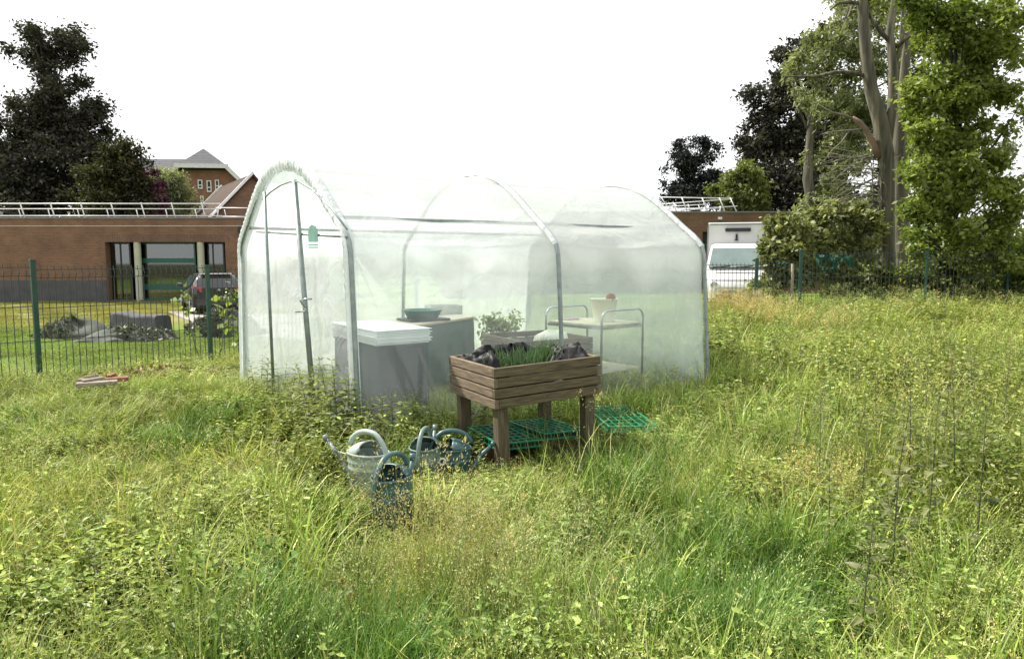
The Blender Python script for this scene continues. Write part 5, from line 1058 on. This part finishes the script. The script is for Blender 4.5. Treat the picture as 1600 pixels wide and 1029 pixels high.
def add_panicles(c, n, Rr, h, cols, size=.05, dens=26, stemcol=(.18, .19, .055)):
    for _ in range(n):
        a = rnd.uniform(0, 2*PI); r_ = Rr*math.sqrt(rnd.random()); az = a+rnd.gauss(0, 1); p = (math.cos(a)*r_, math.sin(a)*r_, 0); hh = h*rnd.uniform(.7, 1.15); bend = rnd.uniform(.15, .8)
        tip = c.blade(p, az, hh, .0032, bend, jit(stemcol), 4); d = np.array([math.cos(az)*math.sin(bend), math.sin(az)*math.sin(bend), math.cos(bend)]); col = rnd.choice(cols); L_ = size*rnd.uniform(2, 3.6)
        for k in range(dens):
            f = rnd.random(); q = tip-d*L_*f; rr = size*.8*(f*.9+.12); o_ = np.array([rnd.gauss(0, rr), rnd.gauss(0, rr), rnd.gauss(0, rr*.6)]); c.leaf(q+o_, d+o_/max(rr, .01)*.5, rnd.uniform(.009, .017), rnd.uniform(.003, .005), jit(col, .3))
    return c
def cl_weed(n, Rr, h, cols, L_, wid=.45):
    c = Clump()
    for _ in range(n):
        a = rnd.uniform(0, 2*PI); r_ = Rr*math.sqrt(rnd.random()); p = np.array([math.cos(a)*r_, math.sin(a)*r_, 0]); hh = h*rnd.uniform(.6, 1.2); az = rnd.uniform(0, 6); bend = rnd.uniform(.05, .5); c.blade(p, az, hh, .006, bend, jit((.08, .07, .035)), 3)
        d = np.array([math.cos(az)*.5*bend, math.sin(az)*.5*bend, 1]); k = int(6+hh*14)
        for i in range(k):
            f = .12+.88*i/k; q = p+d*hh*f*.97
            for s in (0, PI): b = i*1.6+s+rnd.gauss(0, .3); l = L_*(1-.5*f)*rnd.uniform(.7, 1.2); c.leaf(q, (math.cos(b), math.sin(b), rnd.uniform(-.4, .5)), l, l*wid, jit(rnd.choice(cols), .3))
    return c
OL = [(.185, .225, .045), (.15, .20, .034), (.24, .265, .065), (.12, .17, .028), (.34, .335, .12)]
YG = [(.185, .245, .036), (.255, .295, .052), (.15, .215, .03), (.37, .37, .11)]
LU = [(.088, .15, .026), (.115, .185, .032), (.065, .115, .02), (.17, .24, .048)]
ST = [(.40, .36, .17), (.33, .31, .12), (.26, .26, .09), (.46, .42, .22)]
BU = [(.46, .38, .17), (.42, .32, .14), (.48, .43, .21), (.36, .35, .12)]
SD = [(.27, .295, .09), (.36, .365, .15), (.22, .25, .07), (.32, .30, .12)]
WD = [(.13, .165, .038), (.18, .215, .055), (.09, .125, .026), (.27, .285, .10)]
CL = [
    add_panicles(cl_meadow(80, .15, .36, .0055, OL), 7, .14, .42, SD, .035, 22),          # 0
    add_panicles(cl_meadow(85, .16, .33, .005, YG), 5, .14, .40, SD, .03, 20),            # 1
    add_panicles(cl_meadow(45, .15, .34, .005, OL), 13, .16, .48, SD, .042, 24),          # 2 airy
    add_panicles(cl_meadow(40, .15, .34, .005, YG), 22, .16, .46, BU, .040, 26, (.27, .25, .10)),  # 3 buff heads
    cl_meadow(110, .15, .38, .0085, LU, (.5, 1.8)),                                        # 4 lush
    cl_meadow(100, .17, .34, .0075, LU+YG[:1], (.3, 1.5)),                                 # 5 lush b
    cl_weed(6, .14, .40, WD, .075),                                                        # 6
    cl_weed(8, .15, .36, WD+OL[:2], .072, .42),                                              # 7
    cl_meadow(75, .18, .34, .0045, ST+OL[:2], (1.0, 2.2)),                                 # 8 straw, laid
    cl_weed(5, .13, .20, [(.085, .16, .035), (.13, .21, .05), (.065, .125, .03)], .085, .6), # 9 broadleaf
    cl_meadow(230, .34, .06, .006, [(.17, .225, .04), (.13, .19, .03), (.22, .25, .065)], (.3, 1.4)),   # 10 lawn
    cl_meadow(100, .17, .16, .005, YG+OL, (.5, 1.9)),                                      # 11 short
    cl_meadow(60, .16, .14, .005, [(.12, .085, .045), (.16, .12, .06), (.09, .075, .035)]+OL[:1], (.9, 2.2)),   # 12 brown thatch, also laid as contact shade
    cl_meadow(62, .17, .40, .0115, YG+YG+OL[:1]+[(.34, .37, .10)], (.6, 2.1)),   # 13 broad arching blades
    add_panicles(cl_meadow(26, .2, .5, .006, ST+YG, (.7, 1.9)), 4, .15, .52, BU, .03, 24, (.40, .36, .17)),   # 14 pale bent stems
    cl_weed(9, .16, .36, [(.16, .205, .045), (.21, .25, .065), (.12, .16, .032), (.30, .33, .10)], .078, .44),   # 15 light leafy
    cl_meadow(85, .16, .46, .0075, OL+YG+[(.36, .38, .12), (.07, .10, .02)], (.4, 2.3)),   # 16 long tangled blades
]
def scatter(name, label, cat, pts, rot, scl, pick, tint, used):
    vs = []; fs = []; cols = []; pk = []
    for k in used:
        c = CL[k]; b = len(vs); vs += [tuple(v) for v in c.v]; fs += [tuple(b+i for i in f) for f in c.f]; cols += c.c; pk += [-(k+1)]*len(c.v)
    nv = len(vs); vs += [tuple(p) for p in pts]; n = len(pts)
    me = bpy.data.meshes.new(name); me.from_pydata(vs, [], fs); me.materials.append(M['grass'])
    a = me.attributes.new('col', 'FLOAT_COLOR', 'FACE'); a.data.foreach_set('color', np.concatenate([np.array(cols, np.float32), np.ones((len(cols), 1), np.float32)], 1).ravel())
    a = me.attributes.new('pick', 'INT', 'POINT'); a.data.foreach_set('value', np.concatenate([np.array(pk, np.int32), np.array(pick, np.int32)]))
    for nm, arr in (('turn', rot), ('size', scl)):
        a = me.attributes.new(nm, 'FLOAT_VECTOR', 'POINT'); a.data.foreach_set('vector', np.concatenate([np.zeros((nv, 3)), arr]).astype(np.float32).ravel())
    a = me.attributes.new('tint', 'FLOAT_COLOR', 'POINT'); a.data.foreach_set('color', np.concatenate([np.ones((nv, 4)), np.concatenate([tint, np.ones((n, 1))], 1)]).astype(np.float32).ravel())
    o = bpy.data.objects.new(name, me); COL.objects.link(o); tag(o, label, cat, kind='stuff')
    ng = bpy.data.node_groups.new(name+' tufts', 'GeometryNodeTree'); ng.interface.new_socket('Geometry', in_out='INPUT', socket_type='NodeSocketGeometry'); ng.interface.new_socket('Geometry', in_out='OUTPUT', socket_type='NodeSocketGeometry')
    gi = ng.nodes.new('NodeGroupInput'); go = ng.nodes.new('NodeGroupOutput'); J = ng.nodes.new('GeometryNodeJoinGeometry'); L = ng.links
    def attr(nm, ty): x = ng.nodes.new('GeometryNodeInputNamedAttribute'); x.data_type = ty; x.inputs['Name'].default_value = nm; return x.outputs[0]
    ap, at_, as_ = attr('pick', 'INT'), attr('turn', 'FLOAT_VECTOR'), attr('size', 'FLOAT_VECTOR')
    er = ng.nodes.new('FunctionNodeEulerToRotation'); L.new(at_, er.inputs[0])
    def sep(val):
        cm = ng.nodes.new('FunctionNodeCompare'); cm.data_type = 'INT'; cm.operation = 'EQUAL'; L.new(ap, cm.inputs[2]); cm.inputs[3].default_value = val
        s = ng.nodes.new('GeometryNodeSeparateGeometry'); s.domain = 'POINT'; L.new(gi.outputs[0], s.inputs[0]); L.new(cm.outputs[0], s.inputs[1]); return s.outputs[0]
    for k in used:
        ip = ng.nodes.new('GeometryNodeInstanceOnPoints'); L.new(sep(k), ip.inputs['Points']); L.new(sep(-(k+1)), ip.inputs['Instance']); L.new(er.outputs[0], ip.inputs['Rotation']); L.new(as_, ip.inputs['Scale']); L.new(ip.outputs[0], J.inputs[0])
    L.new(J.outputs[0], go.inputs[0]); md = o.modifiers.new('tufts', 'NODES'); md.node_group = ng
    return o
def noise2(x, y, s, seed):
    r0 = np.random.default_rng(seed); v = 0
    for k in range(5):
        a = r0.uniform(0, 2*PI); f = s*(1+.6*k); v = v+np.sin((x*math.cos(a)+y*math.sin(a))*f+r0.uniform(0, 6)+1.3*np.sin((x*math.sin(a)-y*math.cos(a))*f*.6+k))/(1+.4*k)
    return v/3.0
# hand placed patches: photo pixel, height of what is seen there, half sizes in metres, tuft kind
def pt(px, py, z): g = gnd(px, py, z); return g.x, g.y
PATCH = [(*pt(730, 850, .33), .62, .40, 3), (*pt(820, 810, .33), .42, .34, 3), (*pt(650, 900, .30), .3, .2, 3), (5.95, 13.0, .62, .35, 3), (4.9, 15.9, .8, .6, 3), (4.9, 13.9, .4, .35, 3), (*pt(1230, 745, .35), .3, .25, 3),
         (*pt(325, 640, .3), .55, .75, 4), (*pt(380, 610, .3), .4, .5, 4), (*pt(950, 715, .25), .42, .5, 4), (*pt(1000, 690, .28), .35, .4, 4), (*pt(1215, 830, .28), .38, .42, 4), (*pt(1090, 765, .3), .22, .25, 5), (*pt(1120, 930, .26), .40, .36, 4), (*pt(1040, 890, .28), .3, .3, 5),
         (*pt(530, 960, .22), .5, .32, 4), (*pt(470, 1010, .22), .4, .25, 4), (*pt(640, 1000, .25), .2, .2, 5), (*pt(390, 905, .2), .34, .24, 9), (*pt(560, 790, .2), .26, .3, 4), (*pt(620, 900, .25), .3, .2, 1), (*pt(880, 860, .3), .3, .4, 1),
         (*pt(160, 900, .2), .5, .4, 15), (*pt(820, 690, .05), .6, .35, 12), (*pt(900, 735, .1), .25, .2, 12), (*pt(715, 775, .08), .32, .16, 12), (*pt(690, 720, .05), .5, .3, 12), (*pt(840, 755, .1), .45, .18, 12), (*pt(1010, 560, .3), .7, .4, 2), (*pt(520, 690, .3), .45, .5, 6), (*pt(450, 650, .3), .5, .5, 7), (*pt(640, 650, .3), .3, .3, 6), (*pt(1420, 560, .5), 1.2, 1.2, 6), (*pt(600, 850, .1), .42, .30, 11), (*pt(420, 600, .3), .4, .5, 15), (*pt(560, 640, .3), .4, .3, 15), (*pt(1120, 560, .2), .3, .6, 6)]  # thatch spots by planter and cans double as painted shade
def plan(n, x0, x1, y0, y1, base):
    x = rng.uniform(x0, x1, n); y = rng.uniform(y0, y1, n); return x, y
def meadow():
    X_, Y_, W_ = [], [], []
    for (y0, y1, dens, wk) in ((1.35, 3.2, 62, 1.0), (3.2, 5.5, 48, 1.05), (5.5, 9, 34, 1.25), (9, 13, 24, 1.5), (13, 18.2, 17, 1.9)):
        xl_, xr_ = -.80*y1-1.2, .80*y1+1.2; n = int((y1-y0)*(xr_-xl_)*dens); x, y = plan(n, xl_, xr_, y0, y1, 0); k = np.abs(x) < .80*y+1.0; X_.append(x[k]); Y_.append(y[k]); W_.append(np.full(k.sum(), wk))
    x = np.concatenate(X_); y = np.concatenate(Y_); wk = np.concatenate(W_)
    ln_ = (x-O.x)*U.x+(y-O.y)*U.y; nn_ = (x-O.x)*NN.x+(y-O.y)*NN.y
    inside = (ln_ > -.02) & (ln_ < LT+.02) & (np.abs(nn_) < AW+FL+.03)
    bey = beyond(x, y)
    keep = (bey < .15) & (y < 17.6)
    keep &= ~(inside & ((rng.random(len(x)) < .35) | (np.abs(nn_) > AW-.05)))
    for (cx, cy, r_) in [(o.location.x, o.location.y, .2) for o in bpy.data.objects if o.name.startswith('watering_can')]: keep &= (x-cx)**2+(y-cy)**2 > r_**2
    for a in (.06, .92):
        for b in (.06, .82): q = pcen(a, b); keep &= (x-q.x)**2+(y-q.y)**2 > .1**2
    h = .92+.20*noise2(x, y, 1.6, 3)+.26*noise2(x, y, 5.5, 13)
    h *= 1-.42*sstep(1.2, 2.6, -x-.1*(y-5))*sstep(3.5, 5.5, y)     # low grass at the left by the fence
    h *= 1+.42*sstep(1.6, 3.5, x)
    pick = np.zeros(len(x), int); r = rng.random(len(x)); nz = noise2(x, y, 1.1, 5); nz2 = noise2(x, y, 2.2, 9)
    right = sstep(1.3, 2.6, x); leftm = sstep(.8, 2.0, -x)*(1-sstep(5.2, 6.5, y))
    for i in range(len(x)):
        q = r[i]
        if q < right[i]*.42: k = [7, 6, 15, 7, 13][int(q*3571) % 5]
        elif q < .42*right[i]+leftm[i]*.42: k = [15, 7, 8, 13, 14, 15, 0][int(q*977) % 7]
        else: k = [0, 13, 15, 15, 16, 1, 7, 14, 0, 2, 2, 8][int(q*1931) % 12] if nz[i] > -.25 else [1, 13, 15, 8, 16, 0, 14, 5][int(q*1931) % 8]
        pick[i] = k
    for (cx, cy, ax_, ay_, kk) in PATCH:
        d = ((x-cx)/ax_)**2+((y-cy)/ay_)**2+.35*nz2; m = (d < 1) & (rng.random(len(x)) < .82); pick[m] = kk
    # planter's contact shade put into dark brown thatch under it, short in front of the cans
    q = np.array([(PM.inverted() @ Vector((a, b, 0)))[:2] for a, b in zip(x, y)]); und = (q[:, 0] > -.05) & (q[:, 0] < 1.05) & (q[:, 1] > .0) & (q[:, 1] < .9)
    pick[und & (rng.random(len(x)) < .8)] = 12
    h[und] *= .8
    fr = ((x+.70)/.40)**2+((y-3.86)/.42)**2 < 1; h[fr] *= .27
    fr = ((x+.95)/.5)**2+((y-4.62)/.36)**2 < 1; h[fr] *= .45
    fr = ((x+.45)/.42)**2+((y-4.95)/.35)**2 < 1; h[fr] *= .42
    fr = ((x-1.02)/.5)**2+((y-6.4)/.5)**2 < 1; h[fr] *= .45
    fr = (q[:, 0] > -.1) & (q[:, 0] < 1.0) & (q[:, 1] > -.5) & (q[:, 1] <= 0); h[fr] *= .3
    h[inside] *= np.where(ln_[inside] > 2.4, .85, .45)
    far = sstep(12, 17, y)*sstep(3, 6, x); h *= 1+.5*far
    k = keep; x, y, wk, h, pick, nz2 = x[k], y[k], wk[k], h[k], pick[k], nz2[k]; n = len(x)
    pts = np.stack([x, y, ground_z(x, y)], 1); rot = np.stack([rng.normal(size=n)*.10, rng.normal(size=n)*.10, rng.uniform(0, 2*PI, n)], 1)
    hh = np.clip(h*(1+.16*rng.normal(size=n)), .3, 1.7); scl = np.stack([wk*(.8+.2*hh), wk*(.8+.2*hh), hh], 1)
    b = 1.2*np.clip(1+.20*noise2(x, y, .9, 21)+.14*rng.normal(size=n), .55, 1.5)[:, None]; warm = (-.02+.08*noise2(x, y, .7, 33)+.04*rng.normal(size=n))[:, None]
    tint = b*np.concatenate([.985+warm, 1.04*np.ones((n, 1)), .84-warm*1.2], 1)
    tint[pick == 3] *= [1.05, .98, .95]
    far3 = (pick == 3) & (y > 12); tint[far3] *= [1.15, 1.0, 1.05]
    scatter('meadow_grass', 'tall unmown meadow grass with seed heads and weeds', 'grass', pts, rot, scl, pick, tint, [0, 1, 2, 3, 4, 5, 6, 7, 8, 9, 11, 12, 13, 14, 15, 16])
    return n
nm = meadow()
def lawn():
    x = rng.uniform(-24, 2, 6500); y = rng.uniform(9, 33, 6500); d = beyond(x, y); k = (d > .1) & (x > -.82*y-1) & (rng.random(6500) < np.clip(26/(y+4), .3, 1))
    ln_ = (x-O.x)*U.x+(y-O.y)*U.y; nn_ = (x-O.x)*NN.x+(y-O.y)*NN.y
    k &= ~((ln_ > -.3) & (ln_ < LT+.3) & (np.abs(nn_) < 2.3)); k &= ~((np.abs(x+10) < 2.2+(y-22)*.3) & (y > 19) & (y < 25) & (x > -12.4+(25-y)*.4))
    x, y = x[k], y[k]; n = len(x); dry_ = sstep(19.5, 22.5, y-0.16*(x+14)); dr = (rng.random(n) < dry_*.75)[:, None]
    s = .9+.35*rng.random(n); near = (d[k] < .8); hz = np.where(near, s*2.0, s*(.7+.3*(y/20)))
    tint = np.where(dr, np.array([[1.6, 1.15, 1.2]]), np.array([[1.0, 1.05, .9]]))*np.clip(1+.25*noise2(x, y, .5, 40)+.1*rng.normal(size=n), .5, 1.5)[:, None]
    scatter('lawn', 'mown lawn beyond the left fence, dry and yellowed near the building', 'lawn', np.stack([x, y, ground_z(x, y)], 1), np.stack([0*x, 0*x, rng.uniform(0, 6.28, n)], 1), np.stack([s*(.8+y/30), s*(.8+y/30), hz], 1), np.full(n, 10), tint, [10])
lawn()
print('meadow tufts', nm)
